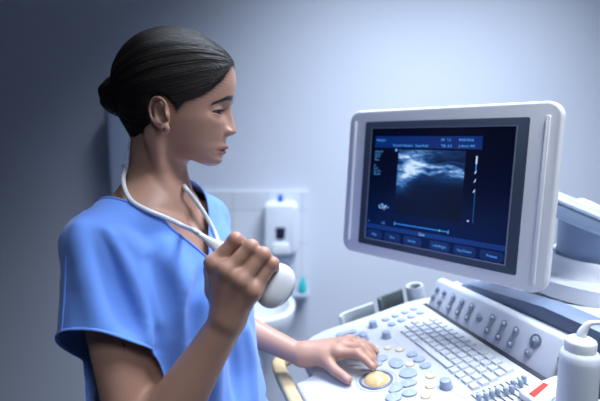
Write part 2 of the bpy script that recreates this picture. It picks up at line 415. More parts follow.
# strip end shoulder + grey facet + rear housing
hp = [(-.30,.171,.052),(-.036,.171,.099),(.115,.171,.099)]
bm = bmesh.new()
def quadbox(bm, P):   # 8 points: bottom ring 4, top ring 4
    v = [bm.verts.new(p) for p in P]
    for f in ((0,3,2,1),(4,5,6,7),(0,1,5,4),(1,2,6,5),(2,3,7,6),(3,0,4,7)): bm.faces.new([v[i] for i in f])
    return bm
bm = prism([(-.285,-.03),(.118,-.03),(.118,.084),(-.03,.084),(-.24,.060),(-.285,.044)], .168, .205, .003, 2, axis='Y'); bobj('grey_facet', bm, M['facet'], us, PM)
rp = [(-.17,-.045),(.25,-.045),(.25,.34),(.12,.46),(-.12,.46),(-.22,.34),(-.215,.06)]
bm = prism(round_poly(rp,.05,6), .86, 1.098, .012, 4)
for v in bm.verts:
    if v.co.z > 1.0: v.co.z -= max(0,min(1,(.09-v.co.x)/.24))*.050*max(0,1-(v.co.y+.045)/.30)
bobj('rear_housing', bm, M['rear'], us, BM_)
bobj('ledge', box(-.30,.118,V0+dv+.024,.170,.005,.047,.003), M['white'], us, PM)
# right-hand block with red label
bm = prism(round_poly([(.044,.045),(.112,.045),(.112,.125),(.044,.125)],.012,5), 0, .014, .005, 3); mb = bobj('media_slot', bm, M['white'], us, PM)
bobj('red_label', prism([(.0635,.0521),(.0744,.0523),(.0605,.0900),(.0525,.0880)], .0138, .0150, .0003, 1), M['red'], mb, PM)
bobj('slot_mouth', box(.070,.104,.0435,.047,.005,.009,.0004), M['slotdark'], mb, PM)
bobj('gap_shade_block', box(.037,.105,.130,.172,-.002,.035,.003), M['slotdark'], us, PM)  # solid black block, its colour stands in for shade in the gap
# --- keyboard
kb = bobj('keyboard', prism(round_poly([(-.287,.095),(-.285,.020),(-.256,-.018),(-.246,-.024),(.006,-.024),(.003,.096)],.006), -.002, .0004, 0), M['deck'], us, PM, smooth=False)
kp = None; P_ = .0185
def key(u0,u1,v1,d=.0185):
    """key from u0 to u1 whose front edge sits at v1"""
    global kp
    if kp is None:
        w = P_-.0036; dd = d-.0042
        bm = box(-w/2,w/2,-dd/2,dd/2,0,.0040); 
        for v in bm.verts:
            if v.co.z>.001: v.co.x *= .86; v.co.y *= .86
        bev(bm,.0008,2,20)
        bm2 = box(-w/2+.0006,w/2+.0009,-dd/2-.0013,dd/2-.0008,-.0006,.0007)
        for f in bm2.faces: f.material_index = 1
        bm = join(bm, bm2)
        bm3 = box(-.0026,.0020,-.0008,.0024,.0040,.00415)
        for f in bm3.faces: f.material_index = 2
        bm = join(bm, bm3)
        kp = bobj('key', bm, [M['key'],M['bluegrey'],M['legend']], kb, pw((u0+u1)/2-.0009, v1+d/2,0), recenter=False); return kp
    sx = (u1-u0-.0036)/(P_-.0036)
    return dup(kp, kb, pw((u0+u1)/2-.0009, v1+d/2,0) @ Matrix.Diagonal((sx,1,1,1)))
rows = [(0, [ -12.05,-11.05,-10.05,-9.05], [-3,-2,-1,0]), ]
V = [0,.0185,.037,.0555,.0725]
for i in (-13.4,-12.4,-11.4,-10.4): key((i-.0)*P_+0, (i+1)*P_, V[0])          # left keys of the front row
for i in (-4,-3,-2,-1): key(i*P_,(i+1)*P_,V[0])
s0 = -9.35
spb = bobj('space_bar', prism(rrect(-.190,-.0775,.0035,.0165,.0015), 0,.004,.001,2), M['key'], kb, PM)
bobj('space_edge', prism(rrect(-.1915,-.0765,.0015,.0175,.0015), -.0005,.0010), M['bluegrey'], spb, PM)
def row(v, uR, n, wR=1.0, wL=1.0):
    u = uR
    for k in range(n):
        wd = P_*(wR if k==0 else (wL if k==n-1 else 1)); key(u-wd,u,v); u -= wd
row(V[1], -.0015, 14, 1, 1.3); row(V[2], -.0048, 14, 1.5, 1); row(V[3], -.0088, 13, 1, 1.4); row(V[4], -.0114, 13, 1.5, 1)
# --- round grey buttons
gp = None
for (u,v) in ((-.317,.003),(-.3205,.028),(-.323,.053),(-.3265,.077),(-.288,.003),(-.292,.028),(-.2955,.053),(-.300,.078)):
    if gp is None: gp = bobj('round_button', lathe([(0,0),(.0090,0),(.0090,.0022),(.0078,.0036),(.004,.0042),(0,.0043)],28), M['btn'], us, pw(u,v), recenter=False)
    else: dup(gp, us, pw(u,v))
# --- knobs
kpz = None
for (u,v,s) in ((-.304,-.033,1),(-.263,-.072,1),(-.243,-.031,1),(-.033,-.0265,1.08)):
    if kpz is None:
        kpz = bobj('knob', lathe([(0,0),(.0088,0),(.0086,.010),(.0080,.0125),(.006,.0135),(0,.0138)],28), M['btn'], us, pw(u,v), recenter=False)
        bobj('knob_pointer', box(-.0007,.0007,.001,.007,.0135,.0144,.0002), M['legend'], kpz, pw(u,v), recenter=False)
        bobj('knob_skirt', lathe([(.0088,0),(.0105,0),(.0100,.0012),(.0088,.0014)],28), M['bluegrey'], kpz, pw(u,v), recenter=False)
    else: dup(kpz, us, pw(u,v) @ Matrix.Scale(s,4))
pl = None
for (a,b) in (((-.3097,-.1079),(-.3075,-.0789)),((-.290,-.0951),(-.2861,-.0672))):
    u,v = (a[0]+b[0])/2,(a[1]+b[1])/2; ang = math.atan2(b[0]-a[0],b[1]-a[1]); W_ = pw(u,v) @ Matrix.Rotation(-ang,4,'Z')
    if pl is None: pl = bobj('pill_button', dumbbell(.029,.0082,.0050,.0032), M['btn'], us, W_, recenter=False)
    else: dup(pl, us, W_)
# --- small amber-ringed buttons
rp_ = None
for (u,v) in ((-.2166,-.0676),(-.2028,-.0480),(-.1829,-.0333),(-.1259,-.0424),(-.0736,-.0318),(-.0488,-.0469),(-.0288,-.0665)):
    if rp_ is None:
        rp_ = bobj('ring_button', lathe([(0,0),(.0082,0),(.0080,.0016),(.0066,.0020)],28), M['ringamber'], us, pw(u,v), recenter=False)
        bobj('button_cap', lathe([(.0068,.0012),(.0066,.0024),(.0045,.0029),(0,.0030)],28), M['key'], rp_, pw(u,v), recenter=False)
    else: dup(rp_, us, pw(u,v))
# --- track ball
bu,bv = -.1145,-.1135
tbm = lathe([(.0235,-.001),(.0290,-.001),(.0296,.0012),(.0275,.0026),(.0252,.0022),(.0238,-.0005)],48); tr = bobj('trackball', tbm, M['slate'], us, pw(bu,bv), recenter=False)
bm = bmesh.new(); bmesh.ops.create_uvsphere(bm,u_segments=40,v_segments=24,radius=.0262)
bmesh.ops.delete(bm, geom=[v for v in bm.verts if v.co.z<.008], context='VERTS')
bmesh.ops.translate(bm,verts=bm.verts,vec=(0,0,-.0135)); bobj('amber_ball', bm, M['amber'], tr, pw(bu,bv), smooth='all', recenter=False)
bobj('guide_ring', lathe([(.0335,0),(.0345,.0005),(.0355,0)],48), M['btn'], tr, pw(bu,bv,.0002), recenter=False)
# --- keys around the ball
def poly_at(px_pts):
    o=CAM; S=np.array(PM); res=[]
    for (x,y) in px_pts:
        d=at(x,y,1)-CAM; n=S[:3,2]; t=((S[:3,3]-o)@n)/(d@n); q=S[:3,:3].T@(o+d*t-S[:3,3]); res.append((q[0],q[1]))
    return res
shapes = [
 [(-.178,-.1035),(-.197,-.1005),(-.206,-.079),(-.189,-.074),(-.176,-.085)],
 [(-.1505,-.0985),(-.164,-.104),(-.172,-.088),(-.158,-.0790),(-.1495,-.085)],
 [(-.1605,-.0845),(-.1735,-.0910),(-.1850,-.0790),(-.1830,-.0650),(-.1690,-.0610),(-.1600,-.0690)],
 [(-.1235,-.0705),(-.1350,-.0770),(-.1600,-.0700),(-.1640,-.0540),(-.1440,-.0440),(-.1290,-.0500),(-.1230,-.0580)],
 [(-.0900,-.0740),(-.1050,-.0790),(-.1200,-.0640),(-.1200,-.0480),(-.1010,-.0400),(-.0860,-.0460),(-.0830,-.0620)],
 [(-.0640,-.0860),(-.0800,-.0900),(-.0860,-.0790),(-.0840,-.0610),(-.0690,-.0560),(-.0620,-.0640)],
 [(-.0620,-.1120),(-.0720,-.1130),(-.0900,-.0960),(-.0860,-.0830),(-.0690,-.0820),(-.0610,-.0930)],
 [(-.0400,-.0960),(-.0540,-.1000),(-.0600,-.0890),(-.0570,-.0740),(-.0430,-.0700),(-.0360,-.0800)],
 [(-.0380,-.1230),(-.0560,-.1280),(-.0650,-.1180),(-.0630,-.1010),(-.0480,-.0950),(-.0380,-.1040)],
 [(-.1450,-.0330),(-.1580,-.0350),(-.1640,-.0240),(-.1600,-.0120),(-.1470,-.0110),(-.1410,-.0200)],
 [(-.1230,-.0320),(-.1350,-.0340),(-.1420,-.0190),(-.1370,-.0080),(-.1240,-.0080),(-.1180,-.0190)],
 [(-.0990,-.0330),(-.1100,-.0340),(-.1160,-.0220),(-.1130,-.0110),(-.1010,-.0100),(-.0950,-.0210)]]
for pts in shapes:
    cx_ = sum(p[0] for p in pts)/len(pts); cy_ = sum(p[1] for p in pts)/len(pts)
    pp = round_poly([((p[0]-cx_)*.88,(p[1]-cy_)*.88) for p in pts], .006, 4)
    k_ = bobj('trackball_key', prism(pp,0,.0034,.0010,2), M['btn'], us, pw(cx_,cy_), recenter=False)
    bobj('key_print', box(-.0030,.0030,-.0010,.0010,.0034,.0036), M['legend'], k_, pw(cx_,cy_), recenter=False)
# --- sliders
slp = None
ks = [.0250,.0283,.0277,.0273,.0325,.0330,.0225,.0262,.0213]
for i in range(9):
    v = -.006+i*.0106
    Ws = pw(ks[i],v)
    if slp is None:
        slp = bobj('slider', lathe([(0,.001),(.0030,.001),(.0034,.004),(.0042,.0075),(.0040,.011),(.0028,.013),(0,.0136)],18), M['btn'], us, Ws, recenter=False)
    else: slp2 = dup(slp, us, Ws)
    bobj('slider_slot', box(.004,.048,v-.0010,v+.0010,-.001,.0006,.0002), M['slotdark'], us, PM)
# --- probe holders at the left edge
def wall_strip(pts, th, z0, z1, name, m):
    bm = bmesh.new(); P = [Vector((p[0],p[1],0)) for p in pts]; L_ = []; R_ = []
    for i,p in enumerate(P):
        t = (P[min(i+1,len(P)-1)]-P[max(i-1,0)]).normalized(); s = Vector((-t.y,t.x,0))*th/2; L_.append(p+s); R_.append(p-s)
    o_ = [(q.x,q.y) for q in L_]+[(q.x,q.y) for q in R_[::-1]]
    return bobj(name, prism(o_, z0, z1, .0018, 3), m, us, PM)
wall_strip(spline([(-.362,-.084,0),(-.374,-.078,0),(-.3795,-.060,0),(-.383,-.03,0),(-.387,.006,0)],6), .009, -.03, .016, 'probe_holder', M['holder'])
wall_strip(spline([(-.372,.022,0),(-.386,.021,0),(-.392,.035,0),(-.397,.070,0),(-.400,.088,0)],6), .008, -.04, .023, 'probe_holder', M['holderdark'])
bm = lathe([(.0135,-.03),(.0205,-.03),(.0215,.012),(.0195,.017),(.0155,.016),(.0135,.010),(.0135,-.03)],32,c=(-.394,.119,.007)); ch = bobj('cup_holder', bm, M['holder'], us, PM)
bobj('cup_liner', lathe([(0,-.02),(.0133,-.02),(.0133,.008)],28,c=(-.394,.119,.007)), M['slotdark'], ch, PM)
# --- monitor
hw = rrect(-.2196,.2207,-.1518,.1534,.026,8)
bm = prism(hw, -.012, .005, .005, 4, axis='Y')
bm = prism(rrect(-.185,.185,-.120,.120,.05,6), .003, .032, .012, 4, bm, axis='Y')
bm = prism(rrect(-.12,.12,-.09,.09,.04,6), .030, .058, .015, 4, bm, axis='Y')
mon = bobj('monitor', bm, M['monitor'], us, MM)
bobj('screen_bezel', prism(rrect(-.1721,.1721,-.1291,.1291,.004), -.0135, -.005, .0015, 2, axis='Y'), M['bezel'], mon, MM)
fr = bmesh.new()
for (x0,x1,z0,z1) in ((-.1535,.1535,.1145,.116),(-.1535,.1535,-.1165,-.1145),(-.1540,-.1520,-.1165,.116),(.1520,.1540,-.1165,.116)): box(x0,x1,-.0150,-.0125,z0,z1,.0004,1,fr)
bobj('screen_rim', fr, mat('rim_plastic',(.20,.24,.33),.3), mon, MM)
bobj('grip_rib', prism(rrect(-.2045,-.1975,-.127,.130,.0034), -.0155,-.010,.0018,2,axis='Y'), M['monitor'], mon, MM)
bobj('grip_rib', prism(rrect(.1965,.2035,-.138,.131,.0034), -.0155,-.010,.0018,2,axis='Y'), M['monitor'], mon, MM)
# the screen picture: header, scan, soft keys
def scan_mat():
    m = bpy.data.materials.new('scan_image'); m.use_nodes = True; nt = m.node_tree; N = nt.nodes; L = nt.links; b = N['Principled BSDF']
    b.inputs['Base Color'].default_value = (.003,.004,.008,1); b.inputs['Roughness'].default_value = .25; b.inputs['Specular IOR Level'].default_value = .15
    tc = N.new('ShaderNodeTexCoord'); sx = N.new('ShaderNodeSeparateXYZ'); L.new(tc.outputs['UV'], sx.inputs[0])
    X, Y = sx.outputs[0], sx.outputs[1]                              # Y: 0 top .. 1 bottom
    def mth(op,a,b_=None,c_=None,clamp=False):
        n = N.new('ShaderNodeMath'); n.operation = op; n.use_clamp = clamp
        for i,v in enumerate((a,b_,c_)):
            if v is None: continue
            if isinstance(v,(int,float)): n.inputs[i].default_value = v
            else: L.new(v,n.inputs[i])
        return n.outputs[0]
    def noise(scx,scy,off=0,det=5,rough=.6,dist=0):
        mp = N.new('ShaderNodeMapping'); mp.inputs['Scale'].default_value = (scx,scy,1); mp.inputs['Location'].default_value = (off,off*.7,0)
        L.new(tc.outputs['UV'],mp.inputs['Vector']); n = N.new('ShaderNodeTexNoise'); n.inputs['Scale'].default_value = 1; n.inputs['Detail'].default_value = det; n.inputs['Roughness'].default_value = rough; n.inputs['Distortion'].default_value = dist
        L.new(mp.outputs['Vector'],n.inputs['Vector']); return n.outputs['Fac']
    warp = mth('MULTIPLY_ADD', noise(2.2,2.2,3,2), .30, -.15)
    Yw = mth('ADD', Y, warp)
    def blob(cx,cy,sx_,sy_,yy=Y,xx=X):
        a = mth('POWER', mth('DIVIDE', mth('SUBTRACT',xx,cx), sx_), 2.0); c = mth('POWER', mth('DIVIDE', mth('SUBTRACT',yy,cy), sy_), 2.0)
        return mth('EXPONENT', mth('MULTIPLY', mth('ADD',a,c), -1.0))
    def line(y0,slope,w,amp):
        d = mth('SUBTRACT', Yw, mth('MULTIPLY_ADD', X, slope, y0)); return mth('MULTIPLY', mth('EXPONENT', mth('MULTIPLY', mth('POWER', mth('DIVIDE',d,w),2.0), -1.0)), amp)
    tex = mth('MULTIPLY', noise(7,20,1,6,.7,.6), 1.3)
    Xr = mth('ADD', X, mth('MULTIPLY', Y, .55)); 
    g = mth('ADD', blob(.02,.02,.9,.10), mth('MULTIPLY', blob(.30,.33,.30,.11,mth('ADD',Yw,mth('MULTIPLY',X,.45))), 0))
    g = mth('MULTIPLY', g, .55)
    Yd = mth('ADD', Yw, mth('MULTIPLY', X, .75))
    g = mth('ADD', g, mth('MULTIPLY', blob(.16,.50,.22,.19,Yd), 2.4))
    g = mth('ADD', g, line(.10,.22,.035,.95)); g = mth('ADD', g, line(.27,.10,.030,.75)); g = mth('ADD', g, line(.17,.02,.02,.30))
    g = mth('ADD', g, mth('MULTIPLY', blob(.75,.36,.45,.12), .55)); g = mth('ADD', g, mth('MULTIPLY', blob(.15,.72,.35,.18), .13)); g = mth('ADD', g, .08)
    fade = mth('SUBTRACT', 1.0, mth('MULTIPLY_ADD', Y, 1.55, -.30, True), None, True)
    fade = mth('MAXIMUM', fade, .06)
    v = mth('MULTIPLY', mth('MULTIPLY', g, mth('POWER', tex, 1.6)), fade)
    cr = N.new('ShaderNodeValToRGB'); e = cr.color_ramp.elements
    e[0].position = 0; e[0].color = (.002,.003,.014,1); e[1].position = 1; e[1].color = (.62,.80,1,1)
    a = e.new(.25); a.color = (.010,.045,.16,1); a = e.new(.55); a.color = (.09,.25,.58,1)
    L.new(v, cr.inputs['Fac']); L.new(cr.outputs['Color'], b.inputs['Emission Color']); b.inputs['Emission Strength'].default_value = 1.0
    return m
def lcd_mat():
    m = bpy.data.materials.new('screen_black'); m.use_nodes = True; nt = m.node_tree; N = nt.nodes; L = nt.links; b = N['Principled BSDF']
    b.inputs['Base Color'].default_value = (.003,.004,.008,1); b.inputs['Roughness'].default_value = .25; b.inputs['Specular IOR Level'].default_value = .15
    tc = N.new('ShaderNodeTexCoord'); sx = N.new('ShaderNodeSeparateXYZ'); L.new(tc.outputs['UV'], sx.inputs[0])
    cr = N.new('ShaderNodeValToRGB'); e = cr.color_ramp.elements
    e[0].position = .15; e[0].color = (.001,.002,.012,1); e[1].position = .95; e[1].color = (.001,.008,.060,1)
    a = e.new(.5); a.color = (.0008,.003,.020,1)
    L.new(sx.outputs[1], cr.inputs['Fac']); L.new(cr.outputs['Color'], b.inputs['Emission Color']); b.inputs['Emission Strength'].default_value = 1
    return m
SMS = [lcd_mat(), emis('screen_blue',(.002,.022,.15),1), scan_mat(), emis('screen_softkey',(.002,.013,.085),1), emis('screen_line',(.02,.20,.75),1), emis('screen_text',(.10,.40,1.0),1), emis('screen_green',(.05,.6,.15),1), emis('screen_pale',(.50,.68,1.0),1)]
bm = bmesh.new(); uvl = bm.loops.layers.uv.new('UVMap')
def srect(x0,x1,z0,z1,lay,mi):
    y = -.0138-.00012*lay
    f = bm.faces.new([bm.verts.new(p) for p in ((x0,y,z0),(x1,y,z0),(x1,y,z1),(x0,y,z1))]); f.material_index = mi
    for l,uv in zip(f.loops,((0,1),(1,1),(1,0),(0,0))): l[uvl].uv = uv
def spoly(pts,lay,mi):
    y = -.0138-.00012*lay; f = bm.faces.new([bm.verts.new((p[0],y,p[1])) for p in pts]); f.material_index = mi
srect(-.1525,.1525,-.115,.115,0,0)
srect(-.1416,.0952,.0755,.0985,1,1)
srect(-.0805,.0655,-.055,.0724,1,2)
srect(-.152,.1525,-.0925,-.0835,1,1)
for i,(x0,x1) in enumerate(((-.148,-.108),(-.101,-.062),(-.054,-.012),(.006,.048),(.057,.100),(.107,.150))):
    spoly(rrect(x0,x1,-.113,-.0955,.006,4),1,3)
srect(-.079,.044,-.0765,-.0745,1,4)
for x in (-.079,.0425): srect(x,x+.0015,-.079,-.072,2,5)
srect(.0235,.0262,-.0772,-.0735,3,6)
srect(.0855,.0885,.050,.064,1,7); srect(.086,.088,.036,.050,1,4)
for z in (.037,.022,.004): spoly([(.0850,z-.003),(.0885,z+.003),(.0885,z-.001),(.0858,z-.0045)],2,7)
for k in range(26): srect(.0885,.0897,.000-k*.0021,.0009-k*.0021,1,4)
spoly(circ(-.0868,.0712,.0028,14),2,5); spoly(circ(.0801,-.0503,.0018,10),2,7)
for k in range(22):
    a = random.random()*2*PI; r = random.random()**.5*.010; x = -.110+r*math.cos(a)*1.05; z = -.0445+r*math.sin(a)*.75; s = .0007+random.random()*.0009
    srect(x-s,x+s,z-s,z+s,2,random.choice((5,7)))
spoly(circ(-.0975,-.0455,.0016,10),2,5)
me = bpy.data.meshes.new('screen'); bm.to_mesh(me); bm.free()
scr = link('screen', me, SMS, mon, MM, smooth=False, recenter=False)
def text(s, x, z, size, m, align='LEFT'):
    cu = bpy.data.curves.new('t','FONT'); cu.body = s; cu.size = size; cu.align_x = align; cu.space_character = 1.05
    o = bpy.data.objects.new('t',cu); COL.objects.link(o); dg = bpy.context.evaluated_depsgraph_get(); me = bpy.data.meshes.new_from_object(o.evaluated_get(dg))
    bpy.data.objects.remove(o); bpy.data.curves.remove(cu)
    for v in me.vertices: v.co = Vector((v.co.x+x, -.01425, v.co.y+z))
    me.materials.clear(); return link('screen_text', me, m, mon, MM, smooth=False)
TX = SMS[5]; TP = SMS[7]
text('MI  1.2',.014,.0895,.0068,TX); text('9/30/2016',.050,.0895,.0068,TX); text('TIB  0.3',.014,.0785,.0068,TX); text('2:44:41 PM',.050,.0785,.0068,TX)
text('Hospital',-.138,.0885,.0066,TX); text('Musculo Skeletal   Superficial',-.095,.0785,.0066,TX)
for i,t in enumerate(('Depth 5.0','Gain 62','DR 70','FR 24','','PI','P 2.5','Res  HD','Map 4/0')): 
    if t: text(t,-.140,.066-i*.0058,.0046,TX)
for i,(t,x) in enumerate((('Map',-.128),('Tint',-.082),('Sector',-.034),('Left/Right',.027),('Up/Down',.078),('Freeze',.129))): text(t,x,-.1065,.0068,TX,'CENTER')
text('Cine',-.013,-.0905,.0066,TP,'CENTER'); text('1',-.147,-.0805,.007,TX); text('1/2',-.112,-.0805,.007,TX)
# --- monitor arm and swivel on the rear housing
rc = at(613,257,.98)
SW = Matrix.Translation(Vector(rc.tolist()))
bobj('swivel_plate', lathe([(0,-.06),(.168,-.06),(.168,-.031),(.165,-.0285),(.0,-.0285)],72), M['rear'], us, SW)
bobj('swivel_collar', lathe([(.0,-.03),(.126,-.03),(.122,-.024),(.120,-.01),(.1195,.0),(.1180,.004),(.112,.006),(.107,.003),(.104,-.006),(0,-.006)],72), M['white'], us, SW)
mnt = MM @ Vector((.02,.075,-.02)); d = Vector((mnt.x-rc[0], mnt.y-rc[1], 0)); Ld = d.length; ang = math.atan2(d.y,d.x)
AMx = SW @ Matrix.Rotation(ang,4,'Z'); SL = .40; nn = 56
nk = bmesh.new(); ringA=[]; ringB=[]
for i in range(nn):
    t=2*PI*i/nn; x=.102*math.cos(t); y=.102*math.sin(t)
    ringA.append(nk.verts.new((x,y,-.02))); ringB.append(nk.verts.new((x,y,.053+x*SL-y*.16)))
for i in range(nn): nk.faces.new((ringA[i],ringA[(i+1)%nn],ringB[(i+1)%nn],ringB[i]))
nk.faces.new(ringA[::-1]); nk.faces.new(ringB)
bobj('neck_column', nk, M['bluegrey'], us, AMx)
def stad(L, r, n=18):
    pts=[]
    for i in range(n+1): a = math.radians(90+180*i/n); pts.append((r*math.cos(a), r*math.sin(a)))
    for i in range(n+1): a = math.radians(-90+180*i/n); pts.append((L+.62*r*math.cos(a), .62*r*math.sin(a)))
    return pts
def tilted(bm, sl): 
    for v in bm.verts: v.co.z += v.co.x*sl - v.co.y*.16
    return bm
bm = tilted(prism(stad(Ld-.03,.106), .040, .070, .006, 3), SL); arm = bobj('monitor_arm', bm, M['bluegrey'], us, AMx)
bm = tilted(prism(stad(Ld-.035,.109), .069, .078, .004, 3), SL); bobj('arm_cover', bm, M['armplate'], arm, AMx)
bm = tilted(prism([(p[0]+.02,p[1]) for p in stad(.06,.072)], .0778, .0796, .0008, 2), SL); bobj('cover_recess', bm, M['recess'], arm, AMx)
bm = tilted(lathe([(0,0),(.026,0),(.025,.006),(.016,.011),(0,.012)],28,c=(.050,.0,.0792)), SL); bobj('release_button', bm, M['ceramic'], arm, AMx)
bm = tube([Vector((Ld-.03,0,.055+SL*(Ld-.03))), Vector((Ld+.005,0,.06+SL*Ld))], .035, 24); bobj('tilt_joint', bm, M['slate'], arm, AMx)
# --- cabinet, base and wheels below
bm = prism(round_poly([(-.16,-.24),(.16,-.24),(.18,.10),(.14,.33),(-.14,.33),(-.18,.10)],.05,5), .16, .86, .03, 4); bobj('cabinet', bm, M['white'], us, BM_)
bm = prism(round_poly([(-.22,-.34),(.22,-.34),(.22,.34),(-.22,.34)],.06,5), .085, .17, .02, 3); bobj('base', bm, M['slate'], us, BM_)
for sx_ in (-1,1):
    for sy_ in (-1,1):
        bm = bmesh.new(); bm = lathe([(0,-.02),(.05,-.02),(.06,-.012),(.06,.012),(.05,.02),(0,.02)],28)
        bmesh.ops.rotate(bm, verts=bm.verts, matrix=Matrix.Rotation(PI/2,3,'Y')); bmesh.ops.translate(bm, verts=bm.verts, vec=(sx_*.18,sy_*.28,.06)); bobj('wheel', bm, M['rubber'], us, BM_)
for k in range(3):
    y = .62-.14*k; bobj('drawer_front', box(-.12,.12,-.252,-.236,y,y+.11,.004), M['slate'], us, BM_)

# ------------------------------------------------------------------ gel bottle
gt_ = at(581.5,334,.66); gb = Vector((gt_[0],gt_[1],gt_[2]-.145*.87)); GS=.87
gq_ = PM.inverted() @ gb
bobj('bottle_holder', lathe([(0,-.012),(.030,-.012),(.0315,.020),(.0300,.022),(.0285,.020),(.0280,-.004),(0,-.004)],32), M['holder'], us, Matrix.Translation(gb+Vector((0,0,-.0))), recenter=False)
bobj('holder_bracket', box(.100,gq_.x-.02,gq_.y-.015,gq_.y+.015,-.036,-.022,.003), M['holder'], us, PM)
gl = empty('gel_bottle', gb+Vector((0,0,-.003))); tag(gl, 'white squeeze bottle with a bent nozzle standing at the right end of the console', 'bottle')
GW = WM[gl.name] @ Matrix.Scale(GS,4)
bobj('bottle_body', lathe([(0,0),(.026,0),(.0285,.004),(.029,.012),(.029,.105),(.0285,.116),(.026,.120),(.024,.122),(0,.122)],40), M['bottle'], gl, GW)
bobj('bottle_cap', lathe([(0,.120),(.0205,.120),(.0222,.121),(.0225,.136),(.0212,.139),(.017,.142),(.008,.145),(0,.145)],40), M['cap'], gl, GW)
p0 = np.array([0,0,.142]); nz = [p0,(.001,0,.150),(.004,-.001,.158),(.008,-.002,.165),(.016,-.004,.168),(.030,-.008,.1695),(.045,-.012,.170)]
sp2 = spline(nz,6); bobj('nozzle', tube(sp2, [ .0085-.0050*min(1,1.6*i/(len(sp2)-1)) for i in range(len(sp2))], 16), M['cap'], gl, GW)
# ------------------------------------------------------------------ signed-distance sculpting (numpy)
def V3(*a): return np.array(a, float)
def smin(a,b,k):
    if k<=0: return np.minimum(a,b)
    h = np.clip(.5+.5*(b-a)/k,0,1); return b*(1-h)+a*h-k*h*(1-h)
def smax(a,b,k): return -smin(-a,-b,k)
def cap(a,b,ra,rb=None):
    a=np.array(a,float); b=np.array(b,float); rb = ra if rb is None else rb; ba=b-a; L2=max(ba@ba,1e-12)
    def f(P):
        h=np.clip(((P-a)@ba)/L2,0,1); return np.linalg.norm(P-a-h[:,None]*ba,axis=1)-(ra+(rb-ra)*h)
    return f
def ell(c,r,R=None):
    c=np.array(c,float); r=np.array(r,float); R=None if R is None else np.array(R,float)
    def f(P):
        q=P-c
        if R is not None: q=q@R          # columns of R: local axes
        k0=np.linalg.norm(q/r,axis=1); k1=np.linalg.norm(q/(r*r),axis=1)
        return k0*(k0-1)/np.maximum(k1,1e-9)
    return f
def xf(f,R,o,s=1.0):
    R=np.array(R,float); o=np.array(o,float)
    return lambda P: f((P-o)@R)
def grp(*items):
    """items: (op,k,f) evaluated in order; op 'u' union, 's' cut away, 'i' keep inside"""
    def f(P,cull=None):
        d=None
        for op,k,g in items:
            v=g(P)
            d = v if d is None else (smin(d,v,k) if op=='u' else (smax(d,-v,k) if op=='s' else smax(d,v,k)))
        return d
    f.items=items; return f
def chain(pts,rs):
    fs=[cap(pts[i],pts[i+1],rs[i],rs[i+1]) for i in range(len(pts)-1)]
    def f(P):
        d=fs[0](P)
        for g in fs[1:]: d=np.minimum(d,g(P))
        return d
    return f
